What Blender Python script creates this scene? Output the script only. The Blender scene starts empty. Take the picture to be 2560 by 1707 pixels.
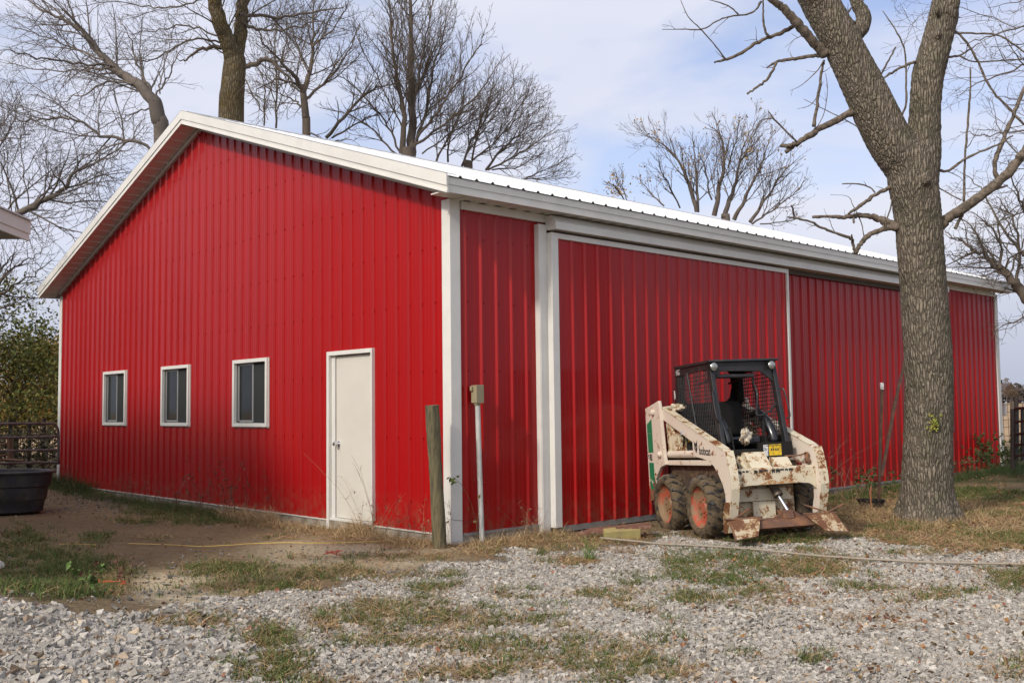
import bpy, math, random
import numpy as np
from mathutils import Matrix, Vector
rng = np.random.default_rng(7); random.seed(7)
PI = math.pi
sc = bpy.context.scene
COL = sc.collection

# ------------------------------------------------------------------ camera
CAMR = np.array([[0.6818042917632234, 0.0566229439572788, 0.7293399412831169],
                 [0.7314330242829439, -0.03615034014107452, -0.6809543914044349],
                 [-0.0121917480927008, 0.9977409455376123, -0.06606335501740392]])
CAMC = np.array([8.278, -6.836, 1.34]); FPX = 2505.285; CX, CY = 1280.0, 853.5
cam = bpy.data.objects.new('camera', bpy.data.cameras.new('camera')); COL.objects.link(cam)
m4 = Matrix([list(CAMR[i]) + [CAMC[i]] for i in range(3)] + [[0, 0, 0, 1]])
cam.matrix_world = m4
cam.data.sensor_width = 36; cam.data.lens = FPX * 36 / 2560
cam.data.clip_start = 0.05; cam.data.clip_end = 3000
sc.camera = cam
def ray(x, y): return CAMR @ np.array([x - CX, -(y - CY), -FPX])
def at(x, y, dep): return CAMC + ray(x, y) * dep / FPX
def onz(x, y, z=-0.1):
    r = ray(x, y); return CAMC + r * (z - CAMC[2]) / r[2]
def onx(x, y, X=0.0):
    r = ray(x, y); return CAMC + r * (X - CAMC[0]) / r[0]
def ony(x, y, Y=0.0):
    r = ray(x, y); return CAMC + r * (Y - CAMC[1]) / r[1]
def project(P):
    c = (np.asarray(P) - CAMC) @ CAMR
    d = np.maximum(-c[..., 2], 1e-3)
    return CX + FPX * c[..., 0] / d, CY - FPX * c[..., 1] / d, -c[..., 2]

# ------------------------------------------------------------------ world, sun
SUN_EL = math.radians(34); SUN_BEAR = math.radians(172)     # bearing clockwise from +Y
w = bpy.data.worlds.new('World'); sc.world = w; w.use_nodes = True
nt = w.node_tree; nt.nodes.clear()
N = nt.nodes.new; LK = nt.links.new
out = N('ShaderNodeOutputWorld'); bg = N('ShaderNodeBackground'); bg.inputs[1].default_value = 0.105
sky = N('ShaderNodeTexSky'); sky.sky_type = 'NISHITA'; sky.sun_disc = False
sky.sun_elevation = SUN_EL; sky.sun_rotation = SUN_BEAR; sky.air_density = 1.0; sky.dust_density = 0.6; sky.ozone_density = 2.0
tc = N('ShaderNodeTexCoord'); mp = N('ShaderNodeMapping'); mp.inputs['Rotation'].default_value = (0, 0, math.radians(50))
mp.inputs['Scale'].default_value = (1.0, 2.0, 4.6); mp.inputs['Location'].default_value = (3.1, 1.4, 0.55)
n1 = N('ShaderNodeTexNoise'); n1.inputs['Scale'].default_value = 1.5; n1.inputs['Detail'].default_value = 6; n1.inputs['Roughness'].default_value = 0.48
n1.inputs['Distortion'].default_value = 0.6
cr = N('ShaderNodeValToRGB'); cr.color_ramp.elements[0].position = 0.35; cr.color_ramp.elements[1].position = 0.58
cr.color_ramp.elements[0].color = (0.22, 0.22, 0.22, 1); cr.color_ramp.elements[1].color = (1, 1, 1, 1)
n2 = N('ShaderNodeTexNoise'); n2.inputs['Scale'].default_value = 2.3; n2.inputs['Detail'].default_value = 3
cc = N('ShaderNodeMix'); cc.data_type = 'RGBA'
cc.inputs[6].default_value = (6.0, 6.5, 8.6, 1); cc.inputs[7].default_value = (8.3, 8.4, 9.0, 1)
mx = N('ShaderNodeMix'); mx.data_type = 'RGBA'
sep = N('ShaderNodeSeparateXYZ'); mr = N('ShaderNodeMapRange')      # cloud bank thickens and greys towards the horizon
mr.inputs[1].default_value = 0.0; mr.inputs[2].default_value = 0.42; mr.inputs[3].default_value = 0.55; mr.inputs[4].default_value = 0.0
addc = N('ShaderNodeMath'); addc.operation = 'ADD'; addc.use_clamp = True
LK(tc.outputs['Generated'], mp.inputs[0]); LK(mp.outputs[0], n1.inputs['Vector']); LK(mp.outputs[0], n2.inputs['Vector'])
LK(n1.outputs[0], cr.inputs[0]); LK(n2.outputs[0], cc.inputs[0])
LK(tc.outputs['Generated'], sep.inputs[0]); LK(sep.outputs[2], mr.inputs[0])
LK(cr.outputs[0], addc.inputs[0]); LK(mr.outputs[0], addc.inputs[1]); LK(addc.outputs[0], mx.inputs[0])
hz = N('ShaderNodeMapRange'); hz.inputs[1].default_value = -0.02; hz.inputs[2].default_value = 0.16; hz.inputs[3].default_value = 0.0; hz.inputs[4].default_value = 1.0
hm = N('ShaderNodeMix'); hm.data_type = 'RGBA'; hm.inputs[6].default_value = (4.3, 4.7, 5.7, 1)
LK(sep.outputs[2], hz.inputs[0]); LK(hz.outputs[0], hm.inputs[0]); LK(cc.outputs[2], hm.inputs[7])
sk = N('ShaderNodeMix'); sk.data_type = 'RGBA'; sk.blend_type = 'MULTIPLY'; sk.inputs[0].default_value = 1.0; sk.inputs[7].default_value = (1.5, 1.5, 1.7, 1)
LK(sky.outputs[0], sk.inputs[6]); LK(sk.outputs[2], mx.inputs[6]); LK(hm.outputs[2], mx.inputs[7])
# thin cloud glows round the veiled sun
vd = N('ShaderNodeVectorMath'); vd.operation = 'DOT_PRODUCT'
vd.inputs[1].default_value = (math.sin(SUN_BEAR) * math.cos(SUN_EL), math.cos(SUN_BEAR) * math.cos(SUN_EL), math.sin(SUN_EL))
mxm = N('ShaderNodeMath'); mxm.operation = 'MAXIMUM'; mxm.inputs[1].default_value = 0; pw = N('ShaderNodeMath'); pw.operation = 'POWER'; pw.inputs[1].default_value = 7
gl = N('ShaderNodeVectorMath'); gl.operation = 'SCALE'; gl.inputs[0].default_value = (22, 20, 17.5); ga = N('ShaderNodeVectorMath'); ga.operation = 'ADD'
LK(tc.outputs['Generated'], vd.inputs[0]); LK(vd.outputs['Value'], mxm.inputs[0]); LK(mxm.outputs[0], pw.inputs[0]); LK(pw.outputs[0], gl.inputs['Scale'])
LK(mx.outputs[2], ga.inputs[0]); LK(gl.outputs[0], ga.inputs[1])
LK(ga.outputs[0], bg.inputs[0]); LK(bg.outputs[0], out.inputs[0])
sun = bpy.data.lights.new('sun', 'SUN'); sun.energy = 2.75; sun.angle = math.radians(5); sun.color = (1.0, 0.93, 0.83)
so = bpy.data.objects.new('sun', sun); COL.objects.link(so)
sd = Vector((math.sin(SUN_BEAR) * math.cos(SUN_EL), math.cos(SUN_BEAR) * math.cos(SUN_EL), math.sin(SUN_EL)))
so.rotation_euler = (-sd).to_track_quat('-Z', 'Y').to_euler()
sc.view_settings.view_transform = 'Standard'; sc.view_settings.look = 'None'
sc.view_settings.exposure = 0.0; sc.view_settings.gamma = 1.0; sc.view_settings.use_curve_mapping = False
sc.cycles.max_bounces = 6; sc.cycles.transparent_max_bounces = 8

# ------------------------------------------------------------------ materials
def newmat(name):
    m = bpy.data.materials.new(name); m.use_nodes = True
    return m, m.node_tree, m.node_tree.nodes['Principled BSDF']
def mat(name, base, rough=0.5, metal=0.0, var=0.0, vscale=6.0, bump=0.0, bscale=30.0, spec=0.5, coat=0.0, coatr=0.1, second=None, lo=0.45, hi=0.6, stretch=(1, 1, 1), detail=5):
    """base colour mottled towards `second` by noise, with an optional noise bump"""
    m, t, b = newmat(name); n, l = t.nodes.new, t.links.new
    b.inputs['Base Color'].default_value = (*base, 1); b.inputs['Roughness'].default_value = rough
    b.inputs['Metallic'].default_value = metal; b.inputs['Specular IOR Level'].default_value = spec
    b.inputs['Coat Weight'].default_value = coat; b.inputs['Coat Roughness'].default_value = coatr
    if second or var or bump:
        c = n('ShaderNodeTexCoord'); mpn = n('ShaderNodeMapping'); mpn.inputs['Scale'].default_value = stretch; l(c.outputs['Object'], mpn.inputs[0])
    if second or var:
        if not second: second = tuple(min(1, x * (1 - var)) for x in base)
        nz = n('ShaderNodeTexNoise'); nz.inputs['Scale'].default_value = vscale; nz.inputs['Detail'].default_value = detail; nz.inputs['Roughness'].default_value = 0.6
        r = n('ShaderNodeValToRGB'); r.color_ramp.elements[0].position = lo; r.color_ramp.elements[1].position = hi
        r.color_ramp.elements[0].color = (*base, 1); r.color_ramp.elements[1].color = (*second, 1)
        l(mpn.outputs[0], nz.inputs['Vector']); l(nz.outputs[0], r.inputs[0]); l(r.outputs[0], b.inputs['Base Color'])
    if bump:
        nb = n('ShaderNodeTexNoise'); nb.inputs['Scale'].default_value = bscale; nb.inputs['Detail'].default_value = 4
        bp = n('ShaderNodeBump'); bp.inputs['Strength'].default_value = bump; bp.inputs['Distance'].default_value = 0.02
        l(mpn.outputs[0], nb.inputs['Vector']); l(nb.outputs[0], bp.inputs['Height']); l(bp.outputs[0], b.inputs['Normal'])
    return m
def attrmat(name, attr, rough=0.8, bump=0.0, bscale=60, spec=0.3, mul=0.25, nscale=40, trans=0.0):
    m, t, b = newmat(name); n, l = t.nodes.new, t.links.new
    a = n('ShaderNodeAttribute'); a.attribute_name = attr
    nz = n('ShaderNodeTexNoise'); nz.inputs['Scale'].default_value = nscale; nz.inputs['Detail'].default_value = 5
    c = n('ShaderNodeTexCoord'); l(c.outputs['Object'], nz.inputs['Vector'])
    r = n('ShaderNodeMapRange'); r.inputs[1].default_value = 0.25; r.inputs[2].default_value = 0.75; r.inputs[3].default_value = 1 - mul; r.inputs[4].default_value = 1 + mul
    l(nz.outputs[0], r.inputs[0])
    mm = n('ShaderNodeMix'); mm.data_type = 'RGBA'; mm.blend_type = 'MULTIPLY'; mm.inputs[0].default_value = 1
    l(a.outputs[0], mm.inputs[6]); l(r.outputs[0], mm.inputs[7]); l(mm.outputs[2], b.inputs['Base Color'])
    b.inputs['Roughness'].default_value = rough; b.inputs['Specular IOR Level'].default_value = spec
    if bump:
        nb = n('ShaderNodeTexNoise'); nb.inputs['Scale'].default_value = bscale; nb.inputs['Detail'].default_value = 6
        bp = n('ShaderNodeBump'); bp.inputs['Strength'].default_value = bump; bp.inputs['Distance'].default_value = 0.03
        l(c.outputs['Object'], nb.inputs['Vector']); l(nb.outputs[0], bp.inputs['Height']); l(bp.outputs[0], b.inputs['Normal'])
    return m
M = {}
M['red'] = mat('red_paint', (0.33, 0.0022, 0.003), rough=0.42, spec=0.22, coat=0.24, coatr=0.13, second=(0.30, 0.0022, 0.003), vscale=1.3, lo=0.35, hi=0.7, bump=0.12, bscale=1.8, stretch=(1, 1, 0.5))
t_ = M['red'].node_tree; b_ = t_.nodes['Principled BSDF']; src = b_.inputs['Base Color'].links[0].from_socket
c_ = t_.nodes.new('ShaderNodeTexCoord'); s_ = t_.nodes.new('ShaderNodeSeparateXYZ'); g_ = t_.nodes.new('ShaderNodeMapRange'); nz_ = t_.nodes.new('ShaderNodeTexNoise'); p_ = t_.nodes.new('ShaderNodeMapRange'); m1_ = t_.nodes.new('ShaderNodeMath'); mx_ = t_.nodes.new('ShaderNodeMix')
g_.inputs[1].default_value = 0.0; g_.inputs[2].default_value = .42; g_.inputs[3].default_value = .75; g_.inputs[4].default_value = 0.0; nz_.inputs['Scale'].default_value = 9; nz_.inputs['Detail'].default_value = 8; nz_.inputs['Roughness'].default_value = .7
p_.inputs[1].default_value = .42; p_.inputs[2].default_value = .72; m1_.operation = 'MULTIPLY'; mx_.data_type = 'RGBA'; mx_.inputs[7].default_value = (.17, .09, .055, 1)
t_.links.new(c_.outputs['Object'], s_.inputs[0]); t_.links.new(s_.outputs[2], g_.inputs[0]); t_.links.new(c_.outputs['Object'], nz_.inputs['Vector']); t_.links.new(nz_.outputs[0], p_.inputs[0]); t_.links.new(g_.outputs[0], m1_.inputs[0]); t_.links.new(p_.outputs[0], m1_.inputs[1]); t_.links.new(m1_.outputs[0], mx_.inputs[0]); t_.links.new(src, mx_.inputs[6]); t_.links.new(mx_.outputs[2], b_.inputs['Base Color'])
M['white'] = mat('white_trim', (0.63, 0.615, 0.565), rough=0.4, spec=0.4, var=0.06, vscale=2.5)
M['roofwhite'] = mat('white_roof', (0.60, 0.61, 0.61), rough=0.35, spec=0.5, var=0.05, vscale=1.5)
M['door'] = mat('door_paint', (0.58, 0.55, 0.48), rough=0.42, var=0.04, vscale=2, bump=0.03, bscale=4)
M['screw'] = mat('screw_red', (0.16, 0.004, 0.006), rough=0.5)
M['concrete'] = mat('foundation', (0.30, 0.27, 0.22), rough=0.9, second=(0.17, 0.14, 0.10), vscale=5, bump=0.3, bscale=20)
M['glass'] = mat('window_glass', (0.012, 0.014, 0.015), rough=0.06, spec=0.22, second=(0.022, 0.026, 0.026), vscale=1.6, lo=0.4, hi=0.75)
M['screen'] = mat('window_screen', (0.028, 0.03, 0.029), rough=0.6, spec=0.2)
M['alu'] = mat('grey_metal', (0.28, 0.28, 0.27), rough=0.45, metal=0.3)
M['chrome'] = mat('chrome', (0.75, 0.75, 0.77), rough=0.12, metal=1.0)
M['darkgap'] = mat('dark_wood_track', (0.10, 0.085, 0.075), rough=0.8)

# ------------------------------------------------------------------ mesh builder
class MB:
    def __init__(s): s.v = []; s.f = {}; s.n = 0; s.c = []
    def add(s, v, f, col=None):
        v = np.asarray(v, float).reshape(-1, 3); f = np.asarray(f, int)
        s.v.append(v); s.f.setdefault(f.shape[1], []).append(f + s.n); s.n += len(v)
        if col is not None:
            col = np.asarray(col, float)
            s.c.append(np.broadcast_to(col, (len(v), 3)) if col.ndim == 1 else col)
        return s
    def box(s, c, d, M3=None):
        x, y, z = [q / 2 for q in d]
        v = np.array([[-x, -y, -z], [x, -y, -z], [x, y, -z], [-x, y, -z], [-x, -y, z], [x, -y, z], [x, y, z], [-x, y, z]])
        if M3 is not None: v = v @ np.asarray(M3).T
        return s.add(v + np.asarray(c), [[0, 3, 2, 1], [4, 5, 6, 7], [0, 1, 5, 4], [1, 2, 6, 5], [2, 3, 7, 6], [3, 0, 4, 7]])
    def span(s, a, b):
        a = np.array(a, float); b = np.array(b, float); return s.box((a + b) / 2, np.abs(b - a))
    def tube(s, pts, r, k=6, cap=True, col=None):
        p = np.asarray(pts, float); n = len(p); r = np.broadcast_to(np.asarray(r, float), (n,))
        t = np.gradient(p, axis=0); t /= np.linalg.norm(t, axis=1)[:, None] + 1e-12
        mt = t.mean(0); ref = np.array([0, 0, 1.]) if abs(mt[2]) < 0.8 * np.linalg.norm(mt) + 1e-9 else np.array([1., 0, 0])
        u = np.cross(t, ref); u /= np.linalg.norm(u, axis=1)[:, None] + 1e-12; w_ = np.cross(t, u)
        a = np.arange(k) * 2 * PI / k
        v = (p[:, None] + r[:, None, None] * (u[:, None] * np.cos(a)[None, :, None] + w_[:, None] * np.sin(a)[None, :, None])).reshape(-1, 3)
        i = np.arange(n - 1)[:, None] * k; j = np.arange(k)[None]; j2 = (j + 1) % k
        f = np.stack([i + j, i + j2, i + k + j2, i + k + j], -1).reshape(-1, 4)
        base = s.n; s.add(v, f, col)
        if cap:
            s.f.setdefault(k, []).append(np.array([list(range(k))[::-1]]) + base)
            s.f.setdefault(k, []).append(np.array([list(range((n - 1) * k, n * k))]) + base)
        return s
    def prism(s, poly, axis, a, b):
        """closed polygon (2D) extruded between a and b along axis; polygon coords are the remaining axes in order"""
        poly = np.array(poly, float); n = len(poly)
        def put(c):
            q = np.zeros((n, 3)); o = [i for i in range(3) if i != axis]; q[:, o[0]] = poly[:, 0]; q[:, o[1]] = poly[:, 1]; q[:, axis] = c; return q
        base = s.n
        s.add(np.vstack([put(a), put(b)]), [[i, (i + 1) % n, n + (i + 1) % n, n + i] for i in range(n)])
        s.f.setdefault(n, []).append(np.array([list(range(n))[::-1]]) + base); s.f.setdefault(n, []).append(np.array([list(range(n, 2 * n))]) + base)
        return s
    def lathe(s, prof, c, axis='z', k=32, sx=1, sy=1):
        """profile (radius, height) turned about an axis through c"""
        p = np.array(prof, float); a = np.arange(k) * 2 * PI / k; n = len(p)
        x = p[:, 0, None] * np.cos(a)[None] * sx; y = p[:, 0, None] * np.sin(a)[None] * sy; z = np.repeat(p[:, 1, None], k, 1)
        v = {'z': (x, y, z), 'y': (x, z, y), 'x': (z, x, y)}[axis]; v = np.stack(v, -1).reshape(-1, 3) + np.asarray(c)
        i = np.arange(n - 1)[:, None] * k; j = np.arange(k)[None]; j2 = (j + 1) % k
        return s.add(v, np.stack([i + j, i + j2, i + k + j2, i + k + j], -1).reshape(-1, 4))
    def build(s, name, material, parent=None, smooth=False, bevel=0.0, sharp=40):
        me = bpy.data.meshes.new(name); v = np.concatenate(s.v)
        loops = []; starts = []; tot = []; o = 0
        for k, fl in s.f.items():
            f = np.concatenate(fl); loops.append(f.ravel()); starts.append(o + np.arange(len(f)) * k); tot.append(np.full(len(f), k)); o += f.size
        loops = np.concatenate(loops); starts = np.concatenate(starts)
        me.vertices.add(len(v)); me.vertices.foreach_set('co', v.ravel())
        me.loops.add(len(loops)); me.loops.foreach_set('vertex_index', loops.astype(np.int32))
        me.polygons.add(len(starts)); me.polygons.foreach_set('loop_start', starts.astype(np.int32)); me.polygons.foreach_set('loop_total', np.concatenate(tot).astype(np.int32))
        me.update(calc_edges=True); me.validate()
        if s.c:
            c = np.concatenate(s.c); at_ = me.color_attributes.new('tint', 'FLOAT_COLOR', 'POINT')
            at_.data.foreach_set('color', np.hstack([c, np.ones((len(c), 1))]).ravel())
        ob = bpy.data.objects.new(name, me); COL.objects.link(ob)
        for mm in (material if isinstance(material, (list, tuple)) else [material]): me.materials.append(mm)
        if smooth:
            me.shade_smooth()
            if sharp: me.set_sharp_from_angle(angle=math.radians(sharp))
        else: me.shade_flat()
        if bevel:
            bv = ob.modifiers.new('bevel', 'BEVEL'); bv.width = bevel; bv.segments = 2; bv.limit_method = 'ANGLE'; bv.angle_limit = math.radians(40)
        if parent is not None:
            ob.parent = parent
            if parent.get('_w'): ob.location = [-q for q in parent.location]
        return ob
def tag(o, label=None, cat=None, group=None, kind=None):
    for k, v in (('label', label), ('category', cat), ('group', group), ('kind', kind)):
        if v: o[k] = v
    return o
def thing(name, label, cat, loc=(0, 0, 0), group=None):
    o = bpy.data.objects.new(name, None); COL.objects.link(o); o.location = [float(q) for q in loc]; o['_w'] = 1
    o.empty_display_size = 0.2
    return tag(o, label, cat, group)
def bez(a, b, sag, n=8):
    a = np.array(a, float); b = np.array(b, float); t = np.linspace(0, 1, n)[:, None]
    return a + (b - a) * t + np.array(sag)[None] * (4 * t * (1 - t))

# ------------------------------------------------------------------ barn
W_, L_, SL = 11.86, 14.63, 1 / 3.0       # gable width, length, roof slope
RH = W_ / 2; EZ = 3.575                  # underside of soffit
PITCH = 0.2286
def ribprofile(length, start=0.10):
    """(s, h) pairs of a ribbed steel panel: big ribs every PITCH, small stiffeners between"""
    pts = [(0.0, 0.0)]; x = start
    while x < length + 0.05:
        pts += [(x - .029, 0), (x - .010, .022), (x + .010, .022), (x + .029, 0)]
        for q in (PITCH * .36, PITCH * .64):
            pts += [(x + q - .010, 0), (x + q - .005, .0022), (x + q + .005, .0022), (x + q + .010, 0)]
        x += PITCH
    pts = [p for p in pts if 0 <= p[0] <= length]; pts.append((length, 0.0))
    return pts
def panel_wall(mb, length, ztop, zbot, frame, openings=(), start=0.10, screws=None, screw_rows=()):
    """ribbed panel: frame(s,h,z)->xyz ; openings (s0,s1,z0,z1)"""
    pr = ribprofile(length, start); S = np.array([p[0] for p in pr]); Hh = np.array([p[1] for p in pr])
    extra = [q for o in openings for q in (o[0], o[1])]
    allS = np.unique(np.round(np.concatenate([S, extra]), 5)); allH = np.interp(allS, S, Hh)
    for i in range(len(allS) - 1):
        a, b = allS[i], allS[i + 1]; mid = (a + b) / 2
        segs = [(zbot, None)]
        op = sorted([o for o in openings if o[0] <= mid <= o[1]], key=lambda o: o[2])
        cuts = []; z = zbot
        for o in op:
            if o[2] > z: cuts.append((z, z, o[2], o[2]))
            z = o[3]
        cuts.append((z, z, ztop(a), ztop(b)))
        for z0, z1, z2b, z3 in cuts:
            v = [frame(a, allH[i], z0), frame(b, allH[i + 1], z1), frame(b, allH[i + 1], z3), frame(a, allH[i], z2b)]
            mb.add(v, [[0, 1, 2, 3]])
    if screws is not None:
        screws = mb; x = start
        while x < length:
            for z in screw_rows:
                q = x + .04
                if q < length - .05 and z < ztop(q) - .1 and not any(o[0] - .1 < q < o[1] + .1 and o[2] - .1 < z < o[3] + .1 for o in openings):
                    p = np.array(frame(q, .003, z)); screws.box(p, (.017, .017, .017))
            x += PITCH
barn = thing('barn', 'long red ribbed steel barn with white trim, gabled white roof and sliding side door', 'barn')
gz = lambda x: 3.63 + (min(-x, W_ + x)) * SL
wins = [(-9.6, -8.62), (-7.2, -6.22), (-4.82, -3.85)]; WZ0, WZ1 = 1.125, 2.06
DX0, DX1, DZ0, DZ1 = -2.375, -1.405, -0.10, 2.06
mb = MB(); scw = 1
ops = [(a + W_ + .02, b + W_ - .02, WZ0 + .02, WZ1 - .02) for a, b in wins] + [(DX0 + W_ + .02, DX1 + W_ - .02, -.2, DZ1 - .02)]
panel_wall(mb, W_, lambda s: gz(s - W_), 0.0, lambda s, h, z: (s - W_, -h, z), ops, start=0.13, screws=scw, screw_rows=(.32, 1.02, 1.75, 2.5, 3.1, 3.75, 4.4, 5.0))
mb.build('gable_wall', M['red'], barn)
mb = MB(); scw = 1
panel_wall(mb, L_, lambda s: 3.50, 0.0, lambda s, h, z: (h, s, z), [], start=0.205, screws=scw, screw_rows=(.32, 1.02, 1.75, 2.5, 3.2))
mb.build('side_wall', M['red'], barn); mb = MB(); mb.prism([(-W_, 0), (0, 0), (0, 3.6), (-RH, 3.6 + RH * SL), (-W_, 3.6)], 1, L_ - .05, L_ - .01); mb.span((-W_ - .0, 0.03, 0), (-W_ + .02, L_ - .06, 3.62)); mb.build('rear_wall', M['red'], barn)
mb = MB(); mb.span((-W_, 0.022, -0.3), (-0.022, 0.06, -0.004)); mb.span((-0.06, 0.061, -0.3), (-0.022, L_, -0.004)); mb.span((-W_, -0.012, -0.3), (-0.0, 0.02, -0.018)); mb.span((-0.02, 0.021, -0.3), (0.012, L_, -0.018)); mb.build('foundation', M['concrete'], barn)
mb = MB(); mb.span((-W_, -0.026, -0.010), (DX0 - .01, -0.001, 0.004)); mb.span((DX1 + .01, -0.026, -0.010), (-.12, -0.001, 0.004)); mb.build('base_trim', M['door'], barn)
mb = MB(); mb.span((0.001, .13, -0.016), (0.026, L_ - .12, 0.012)); mb.build('base_trim', M['alu'], barn)
# corner trims (L shaped)
def corner(x, y, sx, sy, zt, wdt=.115):
    m_ = MB(); t = .028
    m_.prism([(x + sx * t, y + sy * t), (x - sx * wdt, y + sy * t), (x - sx * wdt, y - sy * .0), (x, y), (x, y - sy * wdt), (x + sx * t, y - sy * wdt)], 2, -0.1, zt)
    return m_.build('corner_trim', M['white'], barn, bevel=.004)
corner(0, 0, 1, -1, 3.60); corner(-W_, 0, -1, -1, 3.60, .10); corner(0, L_, 1, 1, 3.56)
# roof sheets, ribbed along the slope
RO = 0.30
for side in (0, 1):
    mb = MB(); Lr = L_ + 2 * RO; pr = ribprofile(Lr, .16)
    for i in range(len(pr) - 1):
        (a, ha), (b, hb) = pr[i], pr[i + 1]
        def P_(s, h, e):
            xx = (RO + .045) if e == 0 else -RH
            if side: xx = -W_ - xx if e == 0 else -RH
            dz = (xx if not side else -W_ - xx)
            z = 3.765 + (RO - dz) * SL
            return (xx, s - RO, z + h)
        v = [P_(a, ha, 0), P_(b, hb, 0), P_(b, hb, 1), P_(a, ha, 1)]
        mb.add(v, [[0, 1, 2, 3]])
    mb.build('roof_panel', M['roofwhite'], barn)
rz = 3.765 + (RO + RH) * SL
mb = MB(); q = .16
for sgn in (1, -1):
    mb.prism([(-RH, rz + .035), (-RH + sgn * q, rz + .035 - q * SL), (-RH + sgn * q, rz + .024 - q * SL), (-RH, rz + .022)], 1, -RO - .02, L_ + RO + .02)
mb.build('ridge_cap', M['roofwhite'], barn)
# eave fascia along both long sides, with a lip line
for s_ in (1, -1):
    fx = lambda x: x if s_ > 0 else -W_ - x
    mb = MB()
    mb.span((fx(RO), -RO + .01, 3.585), (fx(RO + .018), L_ + RO - .01, 3.745))
    mb.span((fx(RO + .018), -RO + .012, 3.668), (fx(RO + .026), L_ + RO - .012, 3.745))
    mb.build('eave_fascia', M['white'], barn)
mb = MB(); n_ = 0; y = .03; mb.span((.035, -RO + .01, 3.600), (RO - .002, .028, 3.612))
while y < L_ + RO - .05:      # ribbed soffit under the long eave
    mb.prism([(y, 3.592), (y + .10, 3.592), (y + .115, 3.604), (y + PITCH - .015, 3.604), (y + PITCH, 3.592), (y + PITCH, 3.606), (y, 3.606)], 0, .028, RO - .001); y += PITCH
mb.build('soffit', M['white'], barn)
mb = MB(); mb.span((.001, .13, 3.50), (.05, L_ - .12, 3.59)); mb.build('soffit_trim', M['white'], barn)
# rakes and sloped gable soffit, both gable ends
for yy, sg in ((0.0, -1), (L_, 1)):
    mb = MB(); mt_ = MB(); ms = MB()
    y0 = yy + sg * RO
    def rake(m_, lo, hi, ya, yb, ext=.045):
        for d in (1, -1):
            f = (lambda x: x) if d > 0 else (lambda x: -W_ - x)
            zz = lambda x, o: 3.765 + (RO - x) * SL + o
            m_.prism([(f(RO + ext), zz(RO + ext, lo)), (f(RO + ext), zz(RO + ext, hi)), (-RH, zz(-RH, hi)), (-RH, zz(-RH, lo))], 1, ya, yb)
    rake(mb, -.180, .0, y0, y0 + sg * .020); rake(mb, -.105, .026, y0 + sg * .020, y0 + sg * .034, .05); rake(mb, -.180, -.160, y0 + sg * .02, y0 + sg * .028, .045)
    rake(mb, .021, .027, y0 - sg * .09, y0 + sg * .034, .05)
    mb.build('rake_trim', M['white'], barn)
    for d in (1, -1):
        f = (lambda x: x) if d > 0 else (lambda x: -W_ - x)
        x = RO - .01; k_ = 0
        zs = lambda x: 3.69 + (-x) * SL
        while x > -RH + .01:
            x1 = max(x - PITCH * .93, -RH); xm = x - (x - x1) * .16
            ms.prism([(f(x), zs(x)), (f(xm), zs(xm)), (f(xm), zs(xm) + .012), (f(x), zs(x) + .012)], 1, yy + sg * .03, y0 - sg * .002)
            ms.prism([(f(xm), zs(xm) + .012), (f(x1), zs(x1) + .012), (f(x1), zs(x1) + .02), (f(xm), zs(xm) + .02)], 1, yy + sg * .03, y0 - sg * .002)
            x = x1
        mt_.prism([(f(.0), zs(0) - .055), (f(0), zs(0) - .001), (-RH, zs(-RH) - .001), (-RH, zs(-RH) - .055)], 1, yy + sg * .001, yy + sg * .045)
    ms.build('soffit', M['white'], barn); mt_.build('soffit_trim', M['white'], barn)
# windows
for a, b in wins:
    m_ = MB(); y0, y1 = -.045, .03; t = .05
    m_.span((a, y0, WZ0), (a + t, y1, WZ1)); m_.span((b - t, y0, WZ0), (b, y1, WZ1)); m_.span((a + t, y0, WZ1 - t), (b - t, y1, WZ1)); m_.span((a + t, y0, WZ0), (b - t, y1, WZ0 + t))
    m_.span((a - .012, -.024, WZ0 - .012), (b + .012, -.001, WZ0)); m_.span((b, -.024, WZ0), (b + .014, -.001, WZ1))
    win = m_.build('window', M['white'], barn, bevel=.003)
    g = MB(); g.span((a + t, .020, WZ0 + t), (b - t, .024, WZ1 - t)); g.build('pane', M['glass'], win)
    g = MB(); mid = (a + b) / 2; x0 = a + t + .03; g.span((x0, .006, WZ0 + t + .03), (x0 + .035, .018, WZ1 - t - .02)); g.span((mid + .0, .006, WZ0 + t + .01), (mid + .035, .018, WZ1 - t - .005)); g.span((x0 + .035, .006, WZ0 + t + .01), (mid, .018, WZ0 + t + .04)); g.span((x0 + .035, .006, WZ1 - t - .035), (mid, .018, WZ1 - t - .005)); g.span((a + t, -.01, WZ0 + t), (a + t + .02, .018, WZ1 - t))
    g.build('sash', M['alu'], win)
    g = MB(); g.span((mid + .04, .012, WZ0 + t), (b - t, .0135, WZ1 - t)); g.build('insect_screen', M['screen'], win)
# entry door
m_ = MB(); t = .05; y0, y1 = -.045, .06
m_.span((DX0, y0, DZ0 - .02), (DX0 + t, y1, DZ1)); m_.span((DX1 - .03, y0, .05), (DX1, y1, DZ1)); m_.span((DX0 + t, y0, DZ1 - t), (DX1 - .03, y1, DZ1)); m_.span((DX0 + t, -.03, .0), (DX1 - .03, .1, .03))
m_.span((DX0 + t, .0, .03), (DX0 + t + .075, .06, DZ1 - t))
m_.build('door_frame', M['white'], barn, bevel=.003)
m_ = MB(); m_.span((DX0 + t + .088, .012, .036), (DX1 - .034, .05, DZ1 - t - .012)); dr = m_.build('door', M['door'], barn, bevel=.002)
m_ = MB(); kx = DX0 + t + .145; m_.lathe([(.034, .012), (.034, .004), (.012, .0), (.012, -.035), (.024, -.040), (.029, -.055), (.024, -.068), (.001, -.073)], (kx, 0, .93), 'y', 20)
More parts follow.
